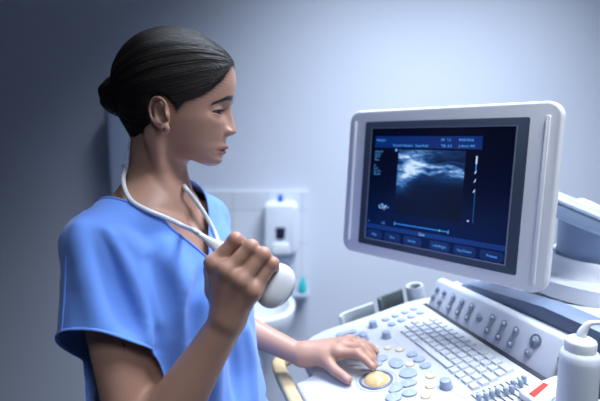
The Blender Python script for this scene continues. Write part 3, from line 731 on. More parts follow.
def sculpt(f, lo, hi, h, n=16, kmax=.03):
    """surface nets on sparse blocks; f is a grp()"""
    lo=np.array(lo,float); hi=np.array(hi,float); nb=np.ceil((hi-lo)/(h*n)).astype(int)
    bi=np.stack(np.meshgrid(*[np.arange(k) for k in nb],indexing='ij'),-1).reshape(-1,3)
    C=lo+(bi+.5)*h*n; hd=h*n*.5*math.sqrt(3)
    d=f(C); act=np.abs(d)<hd*1.35+.006
    items=getattr(f,'items',None); Cv=[g(C[act]) for _,_,g in items]
    bi=bi[act]; r=np.arange(n+1); G=np.stack(np.meshgrid(r,r,r,indexing='ij'),-1).reshape(-1,3)
    S=(nb*n+2).astype(np.int64); 
    vid=[];vpos=[];quads=[]
    for q,b in enumerate(bi):
        P=lo+(b*n+G)*h; dd=None
        for j,(op,k,g) in enumerate(items):
            if Cv[j][q]>hd*1.5+k+.004 and (op!='i') and not (dd is None and j==len(items)-1): 
                continue
            v=g(P); 
            if dd is None:
                if op=='s': continue
                dd=v
            else: dd = smin(dd,v,k) if op=='u' else (smax(dd,-v,k) if op=='s' else smax(dd,v,k))
        if dd is None: continue
        if dd.min()>0 or dd.max()<0: continue
        W=dd.reshape(n+1,n+1,n+1); ins=W<0
        # vertices
        cnt=np.zeros((n,n,n)); acc=np.zeros((n,n,n,3))
        for ax in range(3):
            o=[a for a in range(3) if a!=ax]
            for s1 in (0,1):
                for s2 in (0,1):
                    sl0=[None]*3; sl1=[None]*3
                    sl0[ax]=slice(0,n); sl1[ax]=slice(1,n+1)
                    for a_,s_ in zip(o,(s1,s2)): sl0[a_]=slice(s_,n+s_); sl1[a_]=slice(s_,n+s_)
                    A=W[tuple(sl0)]; B=W[tuple(sl1)]; m=(A<0)!=(B<0)
                    t=np.where(m,A/np.where(m,A-B,1),0); cnt+=m
                    acc[...,ax]+=t*m
                    acc[...,o[0]]+=s1*m; acc[...,o[1]]+=s2*m
        ii=np.argwhere(cnt>0)
        if len(ii):
            c=cnt[ii[:,0],ii[:,1],ii[:,2]]; a=acc[ii[:,0],ii[:,1],ii[:,2]]/c[:,None]
            gi=ii+b*n; vid.append((gi[:,0]*S[1]+gi[:,1])*S[2]+gi[:,2]); vpos.append(lo+(gi+a)*h)
        for ax in range(3):
            sl0=[slice(0,n)]*3; sl1=[slice(0,n)]*3; sl1[ax]=slice(1,n+1)
            A=ins[tuple(sl0)]; B=ins[tuple(sl1)]; e=np.argwhere(A!=B)
            if not len(e): continue
            ge=e+b*n; o1,o2=(ax+1)%3,(ax+2)%3
            d1=np.zeros(3,int); d1[o1]=1; d2=np.zeros(3,int); d2[o2]=1
            cs=[ge-d1-d2, ge-d2, ge, ge-d1]
            ids=np.stack([(c_[:,0]*S[1]+c_[:,1])*S[2]+c_[:,2] for c_ in cs],1)
            fl=~A[e[:,0],e[:,1],e[:,2]]; ids[fl]=ids[fl][:,::-1]; quads.append(ids)
    vid=np.concatenate(vid); vpos=np.concatenate(vpos); quads=np.concatenate(quads)
    o=np.argsort(vid); vid=vid[o]; vpos=vpos[o]; idx=np.searchsorted(vid,quads); idx=np.clip(idx,0,len(vid)-1)
    ok=(vid[idx]==quads).all(1); return vpos, idx[ok]
def smooth_mesh(v,q,it=2,lam=.5):
    for _ in range(it):
        acc=np.zeros_like(v); c=np.zeros(len(v))
        for k in range(4):
            a=q[:,k]; b=q[:,(k+1)%4]
            np.add.at(acc,a,v[b]); np.add.at(c,a,1); np.add.at(acc,b,v[a]); np.add.at(c,b,1)
        v=v+lam*(acc/np.maximum(c,1)[:,None]-v)
    return v
def mesh_from(name,v,q):
    me=bpy.data.meshes.new(name); me.vertices.add(len(v)); me.vertices.foreach_set('co',v.astype(np.float32).ravel())
    me.loops.add(len(q)*4); me.loops.foreach_set('vertex_index',q.astype(np.int32).ravel()); me.polygons.add(len(q))
    me.polygons.foreach_set('loop_start',(np.arange(len(q))*4).astype(np.int32)); me.update(calc_edges=True); me.validate(); return me
def set_tint(me, rgba):
    a=me.attributes.new('tint','FLOAT_COLOR','POINT'); a.data.foreach_set('color',rgba.astype(np.float32).ravel())
def sm(x,a,b):
    t=np.clip((x-a)/(b-a),0,1); return t*t*(3-2*t)
def seg_dist2(P,a,b):
    a=np.array(a);b=np.array(b);ba=b-a; h=np.clip(((P-a)@ba)/(ba@ba),0,1); return np.linalg.norm(P-a-h[:,None]*ba,axis=1)

# ------------------------------------------------------------------ head (local: x forward, y to her left, z up; metres)
HS=.80/FPX
HO=at(172,100,.80); hyaw=math.radians(1.5)
HX=V3(math.cos(hyaw),math.sin(hyaw),0); HZ=V3(0,.05,1); HZ/=np.linalg.norm(HZ); HX=HX-HZ*(HX@HZ); HX/=np.linalg.norm(HX); HY=np.cross(HZ,HX)
HR=np.stack([HX,HY,HZ],1)
def H(px,py,y=0.0):
    """place on the plane y of head space"""
    c=(CAM-HO)@HR; d=(at(px,py,1)-CAM)@HR; return c+d*(y-c[1])/d[1]
mm=.001
_tab={}
def interp(z,zs,vs):
    key=(tuple(zs),tuple(vs))
    if key not in _tab:
        o=np.argsort(zs); a=np.array(zs,float)[o]; b=np.array(vs,float)[o]
        zz=np.linspace(a[0],a[-1],200); vv=np.interp(zz,a,b); k=np.hanning(15); k/=k.sum()     # soften the corners of the table
        _tab[key]=(zz,np.convolve(np.pad(vv,7,mode='edge'),k,'valid'))
    return np.interp(z,*_tab[key])
# front of the face without nose and lips / half width / widest place
fz=[ 95, 75,  54,  38,  20,   6, -14, -35, -52, -60, -70, -80, -90, -99,-106,-112,-120]
ff=[ 58, 86, 99.0,102.3,102.0, 98.5, 91.5,90.5, 89,88.0, 85,84.5, 79.0,80.0, 73, 60, 38]
wz=[ 95, 60, 30,  6,-15,-35,-55,-75,-90,-100,-110,-118]
wv=[ 52, 66, 70, 70, 69, 66, 60, 53, 45, 36,  24,  12]
def face_front(P):
    x,y,z=P[:,0]/mm,P[:,1]/mm,P[:,2]/mm
    fr=interp(z,fz,ff); w=interp(z,wz,wv); xc=14+sm(z,0,-100)*8
    ay=np.abs(y)
    # nose
    ztip=-52.0
    nose=np.where(z>ztip, 15.8*np.clip((z+8-0)/(ztip+8),0,1)**1.05, 15.8*np.clip(1-(ztip-z)/7.2,0,1)**.55)
    nose=np.where(z>-8,0,nose)
    nz=sm(z,-30,-52); nw=5.6+4.2*nz
    bump=nose*np.exp(-(ay/nw)**2.4)
    bump+=1.2*np.exp(-((z+16)/13)**2)*np.exp(-(ay/6)**2)                    # bridge
    # nostril wings
    bump+=7.0*np.exp(-((ay-13)/4.4)**2-((z+51.5)/5.8)**2)
    # brow
    bump+=2.6*np.exp(-((ay-24)/19)**2-((z-0+ay*.10)/6.5)**2)
    # eye socket
    bump-=9.0*np.exp(-((ay-31)/15)**2-((z+21)/9.5)**2)
    bump-=5.0*np.exp(-((ay-15)/6.0)**2-((z+20)/9)**2)
    bump-=4.5*np.exp(-((ay-45)/8)**2-((z+23)/8)**2)
    # cheek bone
    bump+=3.0*np.exp(-((ay-44)/16)**2-((z+36)/14)**2)
    bump-=1.8*np.exp(-((ay-40)/14)**2-((z+72)/16)**2)
    # lips
    bump+=6.6*np.exp(-(ay/17)**2.6)*np.exp(-((z+76.8-.0*ay)/3.9)**2)*(1-.18*np.exp(-(ay/3)**2))
    bump+=5.8*np.exp(-(ay/15)**2.6)*np.exp(-((z+85.4)/3.8)**2)
    bump-=4.0*np.exp(-(ay/20)**4)*np.exp(-((z+81.4+ay*.06)/1.3)**2)
    bump-=1.2*np.exp(-(ay/3.2)**2)*np.exp(-((z+66)/6)**2)
    bump-=1.5*np.exp(-((ay-25)/3.2)**2-((z+82)/4)**2)
    bump+=1.5*np.exp(-(ay/12)**2-((z+99)/7)**2)
    # fold beside the nose
    bump-=1.0*np.exp(-((ay-18-(-52-z)*.25)/3.0)**2-((z+60)/10)**2)
    xs=x-bump
    dx=xs-xc; a=np.where(dx>0, fr-xc, 105.0)
    s=(np.abs(ay/w)**2.25+np.abs(dx/a)**2.25)**(1/2.25)
    return s, fr, w, a
def face(P):
    e=.0004
    s,fr,w,a=face_front(P); F=s-1
    g=np.zeros_like(P)
    for k in range(3):
        d=np.zeros(3); d[k]=e; g[:,k]=(face_front(P+d)[0]-s)/e
    gn=np.maximum(np.linalg.norm(g,axis=1),6.0)
    d=F/gn
    z=P[:,2]; x=P[:,0]
    d=smax(d, (z-.075),.02)
    # underside of the jaw: rises from the chin back to the ear
    n=V3(-.40,0,-.915); n/=np.linalg.norm(n); und=(P-V3(.062,0,-.1095))@n
    d=smax(d, und, .012)
    d=smax(d, -(x+.030), .02)
    return d
skull=ell((.004,0,.030),(.0885,.0715,.0765))
def eye_cut(sd):
    # almond slit in front of the eyeball
    c=V3(EX,sd*.0315,EZ)
    def f(P):
        q=(P-c)/mm; yy=q[:,1]*sd
        up=3.7*np.clip(1-((yy+1)/15.5)**2,0,1)-1.2; lo=-3.0*np.clip(1-((yy-1)/15.5)**2,0,1)-1.0
        v=np.maximum(q[:,2]-up, lo-q[:,2]); v=np.maximum(v,np.abs(yy)-14.5); v=np.maximum(v,-(q[:,0]+0))
        return v*mm
    return f
ER=.0122
EX,EZ=.0712,-.0222
parts=[('u',0,skull),('u',.022,face)]
for sd in (-1,1):
    c=V3(EX,sd*.0315,EZ)
    parts.append(('u',.006,ell(c,(.0133,.0150,.0125))))
    parts.append(('s',.0010,eye_cut(sd)))
    parts.append(('s',.002,ell((.0925,sd*.0085,-.0585),(.0055,.0032,.0025))))     # nostril
# ears
def ear(sd):
    c=H(161.2,115.2,-.075); tilt=math.radians(-14)
    out=V3(-.42,sd*.90,.05); out/=np.linalg.norm(out)
    up=V3(math.sin(tilt),0,math.cos(tilt)); up-=out*(up@out); up/=np.linalg.norm(up); fw=np.cross(up,out)*sd; 
    if fw[0]<0: fw=-fw
    R=np.stack([fw,up,out],1); o=V3(c[0]+.001,sd*.0735,c[2])
    rim=[(10,4),(13,14),(9,23),(0,27.5),(-9,25),(-15,16),(-16,5),(-13,-7),(-7,-17),(0,-23)]
    rim=[V3(a*mm*.95,b*mm*.93,(3.5 if i in(0,1) else 6.5 if i<8 else 4)*mm) for i,(a,b) in enumerate(rim)]
    rim=[np.array(p) for p in spline(rim,4)]
    anti=[V3(a*mm,b*mm,z*mm) for a,b,z in ((2,17,4),(-6,13,5),(-8.5,3,5),(-6,-8,5),(1,-14,4.5))]
    anti=[np.array(p) for p in spline(anti,3)]
    g=grp(('u',0,ell((-1.5*mm,3*mm,-.0025),(.0135,.0228,.0062))),
          ('u',.004,chain(rim,[.0027]*len(rim))),
          ('u',.004,chain(anti,[.0022]*len(anti))),
          ('u',.004,ell((.003,-.0215,.0010),(.0072,.0075,.0038))),
          ('u',.003,ell((.0105,-.0035,.003),(.0035,.0062,.0040))),
          ('s',.0025,ell((.0025,-.001,.0068),(.0066,.0112,.0088))),('s',.002,chain([V3(.004,.0165,.0065),V3(-.0045,.0195,.0065),V3(-.0110,.012,.0065),V3(-.0115,.000,.0065)],[.0020,.0024,.0024,.0018])))
    return xf(g,R,o), R, o
earR,earRR,earRO=ear(-1); earL,_,_=ear(1)
parts+= [('u',.004,earR),('u',.004,earL)]
head_l=grp(*parts)
head=xf(head_l,HR,HO)
def hw_(p): return HO+HR@np.array(p)                                  # head space -> world

# ------------------------------------------------------------------ torso and arms
SHR=at(95,246,.69); SHL=at(203,222,.935); MS=(SHR+SHL)/2
TR=(SHR-SHL); TR[2]=0; TR/=np.linalg.norm(TR); TF=V3(-TR[1],TR[0],0)
if TF[0]<0: TF=-TF
TZ=V3(0,0,1)
def tp(r,f,z): return V3(MS[0],MS[1],0)+TR*r+TF*f+TZ*z                # torso space -> world
PEL=V3(-.190,.762,0)                                                   # pelvis centre on plan
def loft(zs,aa,bb,fwd,p=2.4,d0=None):
    def S(P):
        z=P[:,2]; t=np.clip((1.24-z)/.34,0,1.3)
        cx=MS[0]+(PEL[0]-MS[0])*t; cy=MS[1]+(PEL[1]-MS[1])*t
        q=np.stack([P[:,0]-cx,P[:,1]-cy],1); r=q@TR[:2]; f=q@TF[:2]-interp(z,zs,fwd)
        a=interp(z,zs,aa); b=interp(z,zs,bb)
        return (np.abs(r/a)**p+np.abs(f/b)**p)**(1/p), a, b
    ztop=max(zs); zbot=min(zs)
    def F(P):
        e=.002; s,a,b=S(P); g=np.zeros_like(P)
        for k in range(3):
            d=np.zeros(3); d[k]=e; g[:,k]=(S(P+d)[0]-S(P-d)[0])/(2*e)
        gn=np.maximum(np.linalg.norm(g,axis=1),4.0); v=(s-1)/gn
        v=smax(v,P[:,2]-ztop+.005,.02); return smax(v,zbot-P[:,2],.02)
    return F
# skin torso
torso=loft([1.30,1.27,1.24,1.20,1.14,1.08,1.00,.92,.84,.76],
           [.055,.080,.105,.125,.134,.132,.124,.132,.150,.150],
           [.050,.056,.064,.074,.086,.084,.078,.088,.102,.100],
           [.0,  .004,.010,.016,.024,.020,.010,.006,.000,.000])
NB=at(155,198,.805)
neck_top=hw_(V3(-.022,0,-.055))
def neckpt(t): return neck_top+(NB-neck_top)*t
NOTCH=tp(0,.062,1.242)
LEL=at(176,296,1.02); WL=V3(*(PM@Vector((-.2205,-.2190,.034))))
REL=at(142,460,.67); WR=at(227,322,.637)
def arm_items(S,E,W,k=1.0):
    m=E+(W-E)*.3
    return [('u',.03,chain([S,S+(E-S)*.35,E],[.033,.036,.034])),
            ('u',.02,chain([E,m,W+(E-W)*.22,W],[.037*k,.0395*k,.0265*k,.0228*k]))]
# ---- hands
def finger(pts,rs): return chain([np.array(p,float) for p in pts],rs)
# right hand: a fist closed round the probe, back of the hand to the viewer
PRA=at(199,234,.652); PRB=at(285,292.5,.645)                            # probe axis
R_={}
R_['mcp']=[at(214,264,.628),at(227,271,.616),at(242,281,.612),at(254,291,.617)]
R_['pip']=[at(235.5,239.5,.626),at(251,247,.618),at(263,254.5,.616),at(272.5,263.5,.620)]
R_['dip']=[at(243,244,.656),at(257,252,.650),at(268,259,.648),at(275,270,.648)]
R_['tip']=[at(238,252,.672),at(250,261,.668),at(260,270,.666),at(268,279,.664)]
fr=[(.0098,.0092,.0082,.0072),(.0102,.0095,.0085,.0075),(.0100,.0092,.0082,.0072),(.0088,.0080,.0072,.0064)]
rh=[]
CMC=[WR+(R_['mcp'][i]-WR)*.18 for i in range(4)]
for i in range(4): rh.append(('u',.016,chain([CMC[i],R_['mcp'][i]],[.0140,.0108])))
rh.append(('u',.012,cap(at(233,300,.655),at(246,296,.645),.014,.012)))      # heel of the palm
rh.append(('u',.012,chain([WR+V3(0,.012,.01),at(216,290,.655),at(212,270,.672)],[.016,.0155,.011])))  # thumb base
rh.append(('u',.006,chain([at(212,270,.672),at(221,255,.683),at(233,250,.686)],[.0105,.0095,.0080])))
for i in range(4):
    # knuckle bump keeps each joint readable
    rh.append(('u',.0035,chain([R_['mcp'][i],R_['pip'][i],R_['dip'][i],R_['tip'][i]],fr[i])))
    rh.append(('u',.004,ell(R_['pip'][i],(fr[i][1]+.0005,)*3)))
    rh.append(('u',.008,ell(R_['mcp'][i]+V3(-.001,-.002,.002),(.0108,)*3)))
# left hand: resting on the console, index finger on the ball
def pp(u,v,w): return np.array(PM@Vector((u,v,w)))
L_={}
L_['mcp']=[pp(-.1790,-.1560,.0350),pp(-.1890,-.1400,.0385),pp(-.2010,-.1270,.0370),pp(-.2130,-.1170,.0320)]
L_['pip']=[pp(-.1530,-.1270,.0360),pp(-.1640,-.1120,.0370),pp(-.1890,-.1060,.0310),pp(-.2040,-.0970,.0260)]
L_['dip']=[pp(-.1370,-.1180,.0285),pp(-.1480,-.1060,.0230),pp(-.1770,-.0960,.0220),pp(-.1950,-.0850,.0190)]
L_['tip']=[pp(-.1255,-.1130,.0205),pp(-.1420,-.1020,.0115),pp(-.1690,-.0920,.0100),pp(-.1880,-.0780,.0090)]
lh=[]
CMCL=[WL+(L_['mcp'][i]-WL)*.16 for i in range(4)]
for i in range(4): lh.append(('u',.016,chain([CMCL[i],L_['mcp'][i]],[.0130,.0100])))
lh.append(('u',.014,chain([WL+(L_['mcp'][0]-WL)*.12+V3(0,-.006,-.006),pp(-.1880,-.1800,.0270)],[.0130,.0122])))
TH_=[pp(-.1880,-.1800,.0270),pp(-.1560,-.1720,.0165),pp(-.1270,-.1600,.0100)]
lh.append(('u',.010,chain(TH_,[.0120,.0098,.0082])))
for i in range(4):
    lh.append(('u',.0035,chain([L_['mcp'][i],L_['pip'][i],L_['dip'][i],L_['tip'][i]],[r*.94 for r in fr[i]])))
    lh.append(('u',.004,ell(L_['pip'][i],(fr[i][1]*.94+.0008,)*3)))
    lh.append(('u',.008,ell(L_['mcp'][i]+V3(0,0,.002),(.0098,)*3)))
body_items=[('u',0,torso),
  ('u',.03,cap(neckpt(-.15),neckpt(1.05),.0430,.0455)),
  ('u',.035,chain([neckpt(.95),tp(.06,-.01,1.258),SHR+V3(0,0,.002)],[.028,.027,.034])),
  ('u',.035,chain([neckpt(.95),tp(-.06,-.01,1.258),SHL+V3(0,0,.002)],[.028,.027,.034])),
  ('u',.010,chain([hw_(V3(-.018,-.058,-.062)),neckpt(.6)+TF*.030+TR*.024,NOTCH+TR*.010],[.010,.0105,.008])),
  ('u',.010,chain([hw_(V3(-.018,.058,-.062)),neckpt(.6)+TF*.030-TR*.024,NOTCH-TR*.010],[.010,.0105,.008])),
  ('u',.012,chain([NOTCH+TR*.014,tp(.07,.052,1.262),SHR+V3(0,0,.024)],[.0085,.0075,.0075])),
  ('u',.012,chain([NOTCH-TR*.014,tp(-.07,.052,1.262),SHL+V3(0,0,.024)],[.0085,.0075,.0075]))]
body_items+=[('s',.014,ell(NOTCH+TF*.014+V3(0,0,.010),(.010,.010,.010)))]
body_items+=arm_items(SHR,REL,WR)+arm_items(SHL,LEL,WL,.88)+rh+lh
body_items+=[(op,(k if i else .012),xf(f_,HR,HO)) for i,(op,k,f_) in enumerate(parts)]
body=grp(*body_items)
allp=np.array([SHR,SHL,REL,LEL,WR,WL,hw_((0,0,.12)),hw_((.11,0,0)),L_['tip'][0],tp(0,0,.80)])
import time; T0=time.time()
v,q=sculpt(body, (-.47,.52,.90), (.17,1.13,1.60), SKIN_H)
v=smooth_mesh(v,q,1,.4)
# hips and legs, hidden by the clothes and by the frame
def leg(sd): 
    b=V3(PEL[0],PEL[1],0)
    return chain([b+TR*sd*.075+V3(0,0,.80),b+TR*sd*.085+TF*.01+V3(0,0,.44),b+TR*sd*.09-TF*.01+V3(0,0,.08)],[.078,.052,.036]), chain([b+TR*sd*.09-TF*.02+V3(0,0,.035),b+TR*sd*.095+TF*.13+V3(0,0,.028)],[.034,.026])
l1,f1=leg(1); l2,f2=leg(-1)
lower=grp(('u',0,torso),('u',.03,l1),('u',.03,l2),('u',.02,f1),('u',.02,f2),('i',.0,lambda P:P[:,2]-.925))
v2,q2=sculpt(lower,(-.50,.50,-.01),(.12,1.02,.94),.007)
nv=len(v); 
top=v[:,2].min()
v=np.concatenate([v,v2]); q=np.concatenate([q,q2+nv])
print('skin',len(v),time.time()-T0)
poly=[H(*p)[[0,2]] for p in ((237.5,60,0),(233.8,66.0,0),(230,71.5,-.020),(222.5,80,-.045),(212,88.5,-.060),(203,94.0,-.066),(193,98.0,-.069),(184,101,-.071),(179.5,106.5,-.072),(176,111,-.072),(173.5,105.5,-.073),(167,97.5,-.074),(159,94.0,-.074),(151,97,-.074),(149,108,-.072),(150.5,120,-.068),(151,129,-.060),(146.5,138,-.050),(140.5,146,-.040),(135,152,-.030),(126,152,0),(85,125,0),(80,20,0),(238,12,0))]
poly=np.array(poly)
def poly2d(P):
    p=P[:,[0,2]]; n=len(poly); d=np.full(len(p),1e9); s=np.ones(len(p))
    for i in range(n):
        a=poly[i]; b=poly[i-1]; e=b-a; w=p-a; t=np.clip((w@e)/(e@e),0,1); bb=w-t[:,None]*e; d=np.minimum(d,(bb**2).sum(1))
        c1=p[:,1]>=a[1]; c2=p[:,1]<b[1]; c3=e[0]*w[:,1]>e[1]*w[:,0]
        fl=(c1&c2&c3)|(~c1&~c2&~c3); s=np.where(fl,-s,s)
    return s*np.sqrt(d)
# ---- colour of lips, brows, nails
hl=(v-HO)@HR/mm; x_,y_,z_=hl.T; ay=np.abs(y_)
tint=np.zeros((len(v),4)); 
def paint(mask,col,mode=None):
    m=np.clip(mask,0,1)[:,None]; c=np.array([*col])
    a0=tint[:,3:4].copy(); tint[:,:3]=np.where(a0+m>0,(tint[:,:3]*a0*(1-m)+c*m)/np.maximum(a0*(1-m)+m,1e-6),0); tint[:,3:4]=a0*(1-m)+m
fr_=x_>60
paint(fr_*(ay<24)*np.exp(-((ay)/19)**6)*np.exp(-((z_+80.6-ay*.02)/7.2)**6)*.75,(.30,.060,.065))
paint(fr_*np.exp(-(ay/20)**6)*np.exp(-((z_+81.5)/1.0)**2)*.7,(.10,.02,.025))
bz=2.0-2.2*np.clip((ay-10)/20,0,1)-13.0*np.clip((ay-28)/24,0,1)**1.35
bw=3.7-1.7*np.clip((ay-20)/30,0,1)
paint(fr_*(ay>6.5)*(ay<51)*np.clip(1.6-np.abs(z_-bz)/bw,0,1)*1.1,(.016,.010,.010))
for sd in (-1,1):
    c=np.array([EX/mm,sd*31.5,EZ/mm]); qq=hl-c; yy=qq[:,1]*sd
    up=3.7*np.clip(1-((yy+1)/15.5)**2,0,1)-1.2; lo=-3.0*np.clip(1-((yy-1)/15.5)**2,0,1)-1.0
    nearE=(np.abs(yy)<14.5)*(qq[:,0]>2)*(qq[:,0]<20)
    paint(nearE*np.exp(-((qq[:,2]-up-.6)/1.7)**2)*1.0,(.012,.009,.010))
    paint(nearE*np.exp(-((qq[:,2]-lo+.2)/.9)**2)*.45,(.10,.05,.045))
    paint((np.abs(yy)<20)*(qq[:,0]>-4)*(qq[:,0]<22)*np.exp(-((qq[:,2]+8)/5)**2)*.12,(.25,.13,.12))
def nail(pa,pb,r,nrm,col=(.62,.36,.33)):
    ax=(pb-pa)/np.linalg.norm(pb-pa); n=nrm-ax*(nrm@ax); n/=np.linalg.norm(n); s=np.cross(ax,n)
    d=v-(pb-ax*r*.05); a=d@ax; b=d@s; cc=d@n
    paint((cc>r*.25)*np.clip(2.2-2*np.sqrt((a/(r*.95))**2+(b/(r*.78))**2),0,1)*.8,col)
for i in range(4): nail(L_['dip'][i],L_['tip'][i],fr[i][3]*.94,np.array(PA)[:,2]+.0)
nail(TH_[1],TH_[2],.0082,np.array(PA)[:,2]*.8-np.array(PA)[:,1]*.75,(.66,.36,.36))
for hand in (R_,L_):
    for i in range(4):
        for k_ in ('pip','mcp'):
            dd=np.linalg.norm(v-hand[k_][i],axis=1); paint(np.exp(-(dd/.011)**4)*.20,(.50,.20,.15))
hp_=poly2d(hl*mm)/mm
paint((x_>-5)*(z_>-45)*np.clip(1-hp_/(6+3*np.sin(z_*1.3)),0,1)**1.3*.75,(.020,.013,.012))
me=mesh_from('person_body',v,q); set_tint(me,tint)
person=empty('person',(PEL[0],PEL[1],0)); 
tag(person,'woman in blue scrubs, dark hair in a bun, holding a probe and touching the console','person')
bodyo=link('body',me,M['skin'],person,None,smooth='all',recenter=False)
# eyes
for sd in (-1,1):
    c=V3(EX,sd*.0315,EZ); bm=bmesh.new(); bmesh.ops.create_uvsphere(bm,u_segments=40,v_segments=28,radius=ER)
    me=bpy.data.meshes.new('eyeball'); bm.to_mesh(me); bm.free(); co=np.array([vv.co[:] for vv in me.vertices])
    gz=V3(.88,-.36,-.27); gz/=np.linalg.norm(gz); ang=np.arccos(np.clip(co@gz/ER,-1,1)); t=np.zeros((len(co),4))
    r1=ER*np.sin(ang); fwd=co@gz>0
    t[(r1<.0066)&fwd]=(.045,.022,.012,1); t[(r1<.0028)&fwd]=(.003,.003,.003,1)
    set_tint(me,t); W_=M4(HR.tolist(),hw_(c)); o=link('eyeball',me,M['eye'],bodyo,W_,smooth='all',recenter=False)
bm=bmesh.new(); bmesh.ops.create_uvsphere(bm,u_segments=16,v_segments=10,radius=.0019)
es=earRO+earRR@V3(.005,-.0215,.0062); bobj('ear_stud',bm,M['stud'],bodyo,Matrix.Translation(Vector(hw_(es).tolist())),smooth='all')
# eyelashes
bm=bmesh.new()
for sd in (-1,1):
    for k in range(15):
        yy=-11+22*k/14; up=3.7*max(0,1-((yy+1)/15.5)**2)-1.2
        x0=math.sqrt(max(13.6**2-yy*yy-up*up,9)); a=V3(EX+(x0-.6)*mm,sd*(31.5+yy)*mm,EZ+(up+.3)*mm)
        L_1=(4.5+2.0*k/14)*mm; s_=yy/14*.5
        bmp=[hw_(a),hw_(a+V3(L_1*.55,sd*s_*L_1*.5,-L_1*.16)),hw_(a+V3(L_1,sd*s_*L_1,L_1*.06))]
        tube(spline(bmp,3),[.00034-.00004*i for i in range(7)],4,bm)
bobj('eyelashes',bm,M['slotdark'],bodyo,None,recenter=False)
# ------------------------------------------------------------------ hair
BUN=H(116.5,97.5); BUNC=V3(BUN[0],0,BUN[2])
skull_h=ell((.0015,0,.0295),(.0945,.0765,.0833))
occ=ell((-.028,0,-.002),(.052,.060,.062))
nape=chain([V3(-.026,0,-.030),V3(-.024,0,-.082)],[.048,.034])
def strand(P):
    q=P-BUNC; az=np.arctan2(q[:,1],q[:,2]*.8+q[:,0]*.6); return az
def capf(P):
    d=smin(smin(skull_h(P),occ(P),.03),nape(P),.02)
    d=smin(d,smin(skull(P),face(P),.022)-.0040,.012)
    q=P-BUNC; az=np.arctan2(q[:,1],q[:,2]-q[:,0]*.25)
    d=d+.00035*np.sin(az*96+3*np.sin(az*7))+.0003*np.sin(az*171+1.3)+.0006*np.sin(az*23+2*np.sin(az*5))
    pd=poly2d(P)+.0008*np.sin(az*150)+.0006*np.sin(az*263+1)
    return smax(d,pd,.0060)
hair_l=grp(('u',0,capf))
def bunf(P):
    q=(P-BUNC)/mm; 
    q=np.stack([q[:,0]*.94+q[:,2]*.34,q[:,1],q[:,2]*.94-q[:,0]*.34],1); r=np.linalg.norm(q*np.array([1.08,.80,.70]),axis=1)
    th=np.arctan2(q[:,2],q[:,0]); ph=np.arctan2(q[:,1],np.hypot(q[:,0],q[:,2]))
    sw=np.sin(2*th+ph*2.4+r*.10); 
    return (r-(25.0+2.1*sw+1.1*np.sin(5*th-ph*4+1)+.5*np.sin(19*ph+6*th)))*mm*.75
hv,hq=sculpt(grp(('u',0,xf(capf,HR,HO))),*(lambda a,b:(np.minimum(a,b)-.04,np.maximum(a,b)+.04))(hw_((-.11,-.09,-.10)),hw_((.115,.09,.125))),.0016)
hv=smooth_mesh(hv,hq,1,.4)
def flow_attr(me,v,bun=False):
    hl=(v-HO)@HR; q=hl-BUNC; 
    if bun:
        th=np.arctan2(q[:,2],q[:,0]); ph=np.arctan2(q[:,1],np.hypot(q[:,0],q[:,2])); f=np.stack([ph*16+th*3,th*5,0*th],1)
    else:
        az=np.arctan2(q[:,1],q[:,2]-q[:,0]*.25); r=np.linalg.norm(q,axis=1); f=np.stack([az*38,r*60,0*az],1)
    a=me.attributes.new('flow','FLOAT_VECTOR','POINT'); a.data.foreach_set('vector',f.astype(np.float32).ravel())
me=mesh_from('hair',hv,hq); flow_attr(me,hv); hairo=link('hair',me,M['hair'],person,None,smooth='all',recenter=False)
bv,bq=sculpt(grp(('u',0,xf(bunf,HR,HO))),hw_(BUNC)-.052,hw_(BUNC)+.052,.0016)
me=mesh_from('hair_bun',bv,bq); flow_attr(me,bv,True); link('hair_bun',me,M['hair'],hairo,None,smooth='all',recenter=False)
print('hair',time.time()-T0)
# stray hairs at the nape and hairline
bm=bmesh.new()
for k in range(26):
    t=random.random(); sd=random.choice((-1,-1,1))
    a=H(142+random.uniform(-6,6),140+random.uniform(-10,6)); y=sd*random.uniform(.020,.045)
    p=[hw_(V3(a[0],y,a[2])),hw_(V3(a[0]-.004,y*.95,a[2]-.012)),hw_(V3(a[0]-.004+random.uniform(-.006,.006),y*.9,a[2]-.022-random.uniform(0,.012)))]
    tube(spline(p,3),.00022,4,bm)
bobj('stray_hair',bm,M['hair'],hairo,None,smooth=False,recenter=False)
# ------------------------------------------------------------------ scrub top
RE2=REL
gt=loft([1.315,1.29,1.265,1.24,1.20,1.14,1.08,1.00,.92,.84,.76],
        [.052,.070,.088,.112,.138,.150,.150,.156,.166,.176,.180],
        [.050,.060,.068,.080,.095,.110,.108,.104,.112,.124,.128],
        [.002,.004,.008,.012,.016,.020,.016,.012,.010,.006,.004],2.3)
SR0=SHR+V3(.0,0,-.002); SRE=at(110,400,.675)
SL0=SHL; SLE=SHL+(LEL-SHL)*.9
A1,A2,A3=at(57,337,.655),at(158,345,.640),at(90,366,.745)
nS=np.cross(A2-A1,A3-A1); nS/=np.linalg.norm(nS)
if nS[2]>0: nS=-nS
def sleeveR(P):
    d=chain([SR0+V3(0,0,.0),at(100,285,.685),at(108,342,.678),at(113,385,.672)],[.037,.051,.066,.075])(P); return d
def sleeveL(P):
    d=cap(SL0,SLE,.040,.066)(P); return d
def ridge(pts,r): return chain([np.array(p) for p in pts],[r]*len(pts))
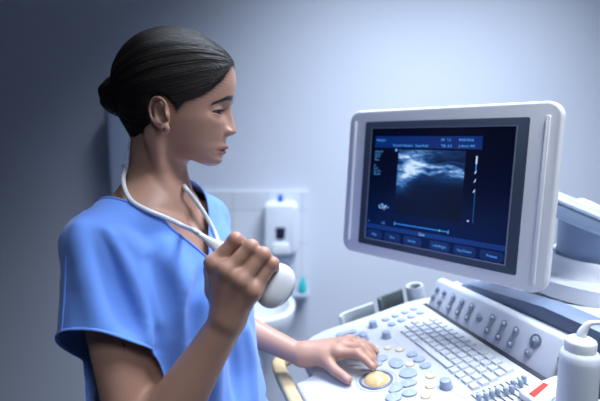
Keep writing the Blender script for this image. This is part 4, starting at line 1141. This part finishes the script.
core_skin=grp(('u',0,torso),
  ('u',.045,chain([neckpt(.95),tp(.06,-.01,1.262),SHR+V3(0,0,.002)],[.026,.026,.034])),
  ('u',.045,chain([neckpt(.95),tp(-.06,-.01,1.262),SHL+V3(0,0,.002)],[.026,.026,.034])),
  ('u',.012,chain([tp(.05,.052,1.256),tp(.07,.052,1.262),SHR+V3(0,0,.024)],[.0085,.0075,.0075])),
  ('u',.012,chain([tp(-.05,.052,1.256),tp(-.07,.052,1.262),SHL+V3(0,0,.024)],[.0085,.0075,.0075])),
  ('u',.03,chain([SHR,SHR+(REL-SHR)*.35,SHR+(REL-SHR)*.7],[.033,.036,.035])),
  ('u',.03,chain([SHL,SHL+(LEL-SHL)*.35,SHL+(LEL-SHL)*.7],[.033,.036,.035])))
g_items=[('u',0,gt),
 ('u',.05,chain([neckpt(.80),tp(.06,-.008,1.268),SHR+V3(0,0,.000)],[.032,.029,.034])),
 ('u',.05,chain([neckpt(.80),tp(-.06,-.008,1.268),SHL+V3(0,0,.000)],[.032,.029,.034])),
 ('u',.03,chain([NOTCH+TR*.014,tp(.07,.050,1.260),SHR+V3(0,0,.016)],[.013]*3)),('u',.03,chain([NOTCH-TR*.014,tp(-.07,.050,1.260),SHL+V3(0,0,.016)],[.013]*3)),
 ('u',.010,lambda P: core_skin(P)-.0055),
 ('u',.014,sleeveR),('u',.03,sleeveL),
 ]
# folds: soft ridges and creases that follow the cloth
def onsurf(px,py,D): return at(px,py,D)
g_core=grp(*g_items)
def march(px,py,t0=.45,t1=1.1):
    d=at(px,py,1)-CAM; t=t0
    for _ in range(120):
        s=g_core((CAM+d*t)[None])[0]
        if s<.0004: break
        t+=max(s*.6,.0008)
        if t>t1: break
    return CAM+d*t
folds=[]
def fold(pxs,r,depth,kind,k=.010):
    pts=[march(*p) for p in pxs]; pts=[p+(CAM-p)/np.linalg.norm(CAM-p)*(depth) for p in pts]; pts=[np.array(a) for a in spline(pts,4)]
    n=len(pts); rs=[r*(.35+.65*math.sin(PI*(i+.3)/(n-.4))) for i in range(n)]
    folds.append((kind,k,chain(pts,rs)))
fold([(114,231),(126,251),(140,285),(151,322),(157,349)],.014,.0015,'s',.008)
fold([(107,234),(117,254),(130,286),(142,322),(148,342)],.014,-.003,'u',.016)
fold([(95,238),(103,262),(114,288),(130,318),(138,330)],.018,.006,'s',.018)
fold([(80,228),(84,256),(92,290),(100,326)],.010,-.005,'u',.022)
fold([(122,236),(138,254),(152,284),(163,320)],.013,-.004,'u',.016)
fold([(165,250),(180,275),(188,310),(190,350)],.012,-.005,'u',.03)
fold([(150,262),(163,290),(172,330)],.013,.008,'s',.018)
fold([(206,275),(198,300),(194,340)],.013,.008,'s',.018)
fold([(245,330),(250,360),(254,398)],.010,-.004,'u',.024)
fold([(232,335),(237,370),(240,400)],.012,.004,'s',.016)
fold([(216,330),(214,365),(216,400)],.010,-.005,'u',.022)
fold([(262,340),(266,370),(268,398)],.007,.003,'s',.014)
g=grp(*(g_items+folds+[('u',.003,lambda P: core_skin(P)-.0038)]))
gv,gq=sculpt(g,(-.47,.50,.74),(.10,1.16,1.36),.0036)
gv=smooth_mesh(gv,gq,2,.5)
me=mesh_from('scrub_tmp',gv,gq); bm=bmesh.new(); bm.from_mesh(me); bpy.data.meshes.remove(me)
def bis(co,no): bmesh.ops.bisect_plane(bm,geom=bm.verts[:]+bm.edges[:]+bm.faces[:],dist=1e-6,plane_co=co.tolist(),plane_no=no.tolist())
# sleeve ends
SLn=(SLE-SL0)/np.linalg.norm(SLE-SL0); SLc=SL0+(SLE-SL0)*.62
bis(A1,nS); bis(SLc,SLn); bis(V3(0,0,.785),V3(0,0,1))
# V neck: two planes through the point of the V, plus the round back
AP=march(209,260); KR=at(110,216,.742); KL=at(182.5,185,.868)
def vn(K):
    n=np.cross(K-AP,TF*1.0+V3(0,0,.10)); n/=np.linalg.norm(n); c=tp(0,.02,1.30)
    return n if (c-AP)@n<0 else -n
nR,nL=vn(KR),vn(KL)
bis(AP,nR); bis(AP,nL)
ZB=1.285; bis(V3(*(neckpt(1.0)-TF*.03)),TF); bis(V3(0,0,ZB),V3(0,0,1))
c0=neckpt(1.0)-TF*.03
C=np.array([f.calc_center_median()[:] for f in bm.faces]); gC=gt(C); sL=sleeveL(C)
ar=(SRE-SHR)/np.linalg.norm(SRE-SHR); dC=C-SHR; off=np.linalg.norm(dC-(dC@ar)[:,None]*ar,axis=1)
k1=((C-A1)@nS>1e-5)&(dC@TR>-.06)&(C[:,2]<1.2)&(off<.105)&(gC>.006)
k2=((C-SLc)@SLn>1e-5)&((C-SHL)@TR<.05)&(gC>.006)&(sL<.02)
k3=C[:,2]<.785
k4=((C-AP)@nR<-1e-6)&((C-AP)@nL<-1e-6)&(C[:,2]>1.12)&(((C-c0)@TF>0)|(C[:,2]>ZB))
km=k1|k2|k3|k4; kill=[f for f,m_ in zip(bm.faces[:],km) if m_]
bmesh.ops.delete(bm,geom=kill,context='FACES')
bmesh.ops.delete(bm,geom=[v_ for v_ in bm.verts if not v_.link_faces],context='VERTS')
# keep the biggest piece only
seen=set(); best=[]
for f in bm.faces:
    if f in seen: continue
    st=[f]; seen.add(f); comp=[]
    while st:
        g_=st.pop(); comp.append(g_)
        for e in g_.edges:
            for h_ in e.link_faces:
                if h_ not in seen: seen.add(h_); st.append(h_)
    if len(comp)>len(best): best=comp
bs=set(best); bmesh.ops.delete(bm,geom=[f for f in bm.faces if f not in bs],context='FACES')
bmesh.ops.delete(bm,geom=[v_ for v_ in bm.verts if not v_.link_faces],context='VERTS')
# hem and neck edges, for the stitched band
loops=[]; be=[e for e in bm.edges if e.is_boundary]; used=set()
adj={}
for e in be:
    for a in e.verts: adj.setdefault(a,[]).append(e)
for e in be:
    if e in used: continue
    lp=[e.verts[0]]; cur=e.verts[1]; used.add(e)
    while cur is not lp[0]:
        lp.append(cur); nx=[k for k in adj[cur] if k not in used]
        if not nx: break
        used.add(nx[0]); cur=nx[0].other_vert(cur)
    if len(lp)>30: loops.append([np.array(a.co) for a in lp])
me=bpy.data.meshes.new('scrub_top'); bm.to_mesh(me); bm.free()
top_o=link('scrub_top',me,M['scrub'],person,None,smooth='all',recenter=False)
so=top_o.modifiers.new('thick','SOLIDIFY'); so.thickness=.0022; so.offset=-1
def resample(lp,step=.004):
    L=np.array(lp+[lp[0]]); s=np.r_[0,np.cumsum(np.linalg.norm(np.diff(L,axis=0),axis=1))]; n=max(8,int(s[-1]/step)); t=np.linspace(0,s[-1],n,endpoint=False)
    Q=np.stack([np.interp(t,s,L[:,k]) for k in range(3)],1)
    for _ in range(3): Q=(np.roll(Q,1,0)+2*Q+np.roll(Q,-1,0))/4
    return Q
for lp in loops:
    Q=resample(lp); bm=bmesh.new(); n=len(Q); ring=[]
    c=Q.mean(0)
    for i in range(n):
        t=Q[(i+1)%n]-Q[i-1]; t/=np.linalg.norm(t); o_=Q[i]-c; o_-=t*(o_@t); o_/=max(np.linalg.norm(o_),1e-9); u=np.cross(t,o_)
        ring.append([bm.verts.new((Q[i]+o_*.0016*math.cos(a)+u*.0026*math.sin(a)).tolist()) for a in [2*PI*k/8 for k in range(8)]])
    for i in range(n):
        a,b=ring[i],ring[(i+1)%n]
        for k in range(8): bm.faces.new((a[k],a[(k+1)%8],b[(k+1)%8],b[k]))
    bobj('hem_band',bm,M['scrub'],top_o,None,recenter=False)
sm_=[march(*p) for p in ((84,211),(76,222),(70,236),(66.5,256),(65,285),(63.5,312),(62,330))]
bobj('shoulder_seam',tube(spline(sm_,6),.0014,8),M['scrub'],top_o,None,recenter=False)
# ------------------------------------------------------------------ trousers and shoes
b=V3(PEL[0],PEL[1],0)
tl=[chain([b+TR*sd*.075+V3(0,0,.80),b+TR*sd*.085+TF*.01+V3(0,0,.44),b+TR*sd*.09-TF*.01+V3(0,0,.10)],[.092,.076,.066]) for sd in (1,-1)]
tg=grp(('u',0,loft([.935,.90,.84,.76],[.140,.146,.164,.160],[.098,.102,.110,.108],[.006,.004,0,0])),('u',.02,tl[0]),('u',.02,tl[1]),('i',.002,lambda P:.055-P[:,2]))
tv,tq=sculpt(tg,(-.52,.48,.03),(.14,1.05,.96),.007); link('trousers',mesh_from('trousers',tv,tq),M['trouser'],person,None,smooth='all',recenter=False)
for sd in (1,-1):
    sg=grp(('u',0,chain([b+TR*sd*.09-TF*.03+V3(0,0,.045),b+TR*sd*.095+TF*.14+V3(0,0,.036)],[.042,.036])),('u',.02,cap(b+TR*sd*.09-TF*.015+V3(0,0,.06),b+TR*sd*.09-TF*.012+V3(0,0,.085),.042)),('i',.006,lambda P:.002-P[:,2]))
    sv,sq=sculpt(sg,b+TR*sd*.09-.22*np.array([1,1,0])-V3(0,0,.01),b+TR*sd*.09+.22*np.array([1,1,0])+V3(0,0,.15),.005); link('shoe',mesh_from('shoe',sv,sq),M['shoe'],person,None,smooth='all',recenter=False)
# ------------------------------------------------------------------ probe and its cable
pr=empty('ultrasound_probe',PRA,0); tag(pr,'white curved ultrasound probe gripped in the woman\'s raised fist, its cable looped round her neck','ultrasound probe')
ax=(PRB-PRA); Lp=np.linalg.norm(ax); ax/=Lp
vd=(PRA+PRB)/2-CAM; vd/=np.linalg.norm(vd); dn=vd-ax*(vd@ax); dn/=np.linalg.norm(dn); wd=np.cross(ax,dn)
st=[(0,3.6,3.6),(.012,4.2,4.2),(.024,6.5,6.5),(.036,9.5,9),(.055,12.5,11.5),(.085,13,12),(.100,14.5,12.5),(.110,19,13.5),(.120,26,14.5),(.132,30,15),(.142,30.5,14.5),(.150,28,13),(.157,23,10.5),(.1615,16,7),(.1640,8,3.5),(.1648,2,1)]
sc=(Lp+.008)/.1648
from_mm=.001
ss=spline([V3(a*sc,b_*from_mm,c_*from_mm) for a,b_,c_ in st],5); bm=bmesh.new(); rings=[]
for s in ss:
    o=PRA+ax*s[0]; rings.append([bm.verts.new((o+wd*max(s[1],.0005)*math.copysign(abs(math.cos(t))**.85,math.cos(t))+dn*max(s[2],.0004)*math.copysign(abs(math.sin(t))**.85,math.sin(t))).tolist()) for t in [2*PI*k/36 for k in range(36)]])
for a_,b_ in zip(rings,rings[1:]):
    for k in range(36): bm.faces.new((a_[k],a_[(k+1)%36],b_[(k+1)%36],b_[k]))
bm.faces.new(rings[0][::-1]); bm.faces.new(rings[-1])
bobj('probe_shell',bm,M['probe'],pr,None,smooth='all',recenter=False)
# scanning face: a thin darker lens hugging the curved end
bm=bmesh.new(); rings=[]
for s in ss:
    if s[0]<.1535*sc: continue
    o=PRA+ax*(s[0]+.0008); rings.append([bm.verts.new((o+wd*(max(s[1],.0005)*.93)*math.copysign(abs(math.cos(t))**.85,math.cos(t))+dn*(max(s[2],.0004)*.86)*math.copysign(abs(math.sin(t))**.85,math.sin(t))).tolist()) for t in [2*PI*k/36 for k in range(36)]])
for a_,b_ in zip(rings,rings[1:]):
    for k in range(36): bm.faces.new((a_[k],a_[(k+1)%36],b_[(k+1)%36],b_[k]))
bm.faces.new(rings[-1]); bobj('scan_face',bm,M['lens'],pr,None,smooth='all',recenter=False)
def march2(px,py,t0=.55,t1=1.1):
    d=at(px,py,1)-CAM; t=t0
    for _ in range(90):
        P=(CAM+d*t)[None]; s=min(g_core(P)[0],body(P)[0])
        if s<.0005 or t>t1: break
        t+=max(s*.6,.001)
    return CAM+d*t
def oncloth(px,py,lift=.0045):
    p=march2(px,py); return p+(CAM-p)/np.linalg.norm(CAM-p)*lift
cp=[PRA-ax*.0, PRA-ax*.010]+[oncloth(*q) for q in ((186,227.5,.008),(168,218.5,.006),(150,211.5),(136,204.5),(128.5,197.5))]+[at(124.5,188,.735), at(123.0,178,.752), at(125.5,168,.785),
    neckpt(.50)-TF*.055+TR*.016, neckpt(.52)-TF*.050-TR*.030, neckpt(.68)-TF*.012-TR*.058, at(176,176.5,.880), at(183.5,183,.868)]+[oncloth(*q) for q in ((184.5,187),(193,197),(203,211),(211,225),(217,238))]+[
    at(221,256,.752), at(221,285,.725), at(212,320,.712), at(198,360,.698), at(188,410,.69), at(190,470,.70), at(230,560,.72)]
cpts=np.array(spline(cp,8))
for _ in range(12): cpts[6:-1]=(cpts[5:-2]+2*cpts[6:-1]+cpts[7:])/4
bobj('cable',tube(list(cpts),.0036,14),M['cable'],pr,None,smooth='all',recenter=False)
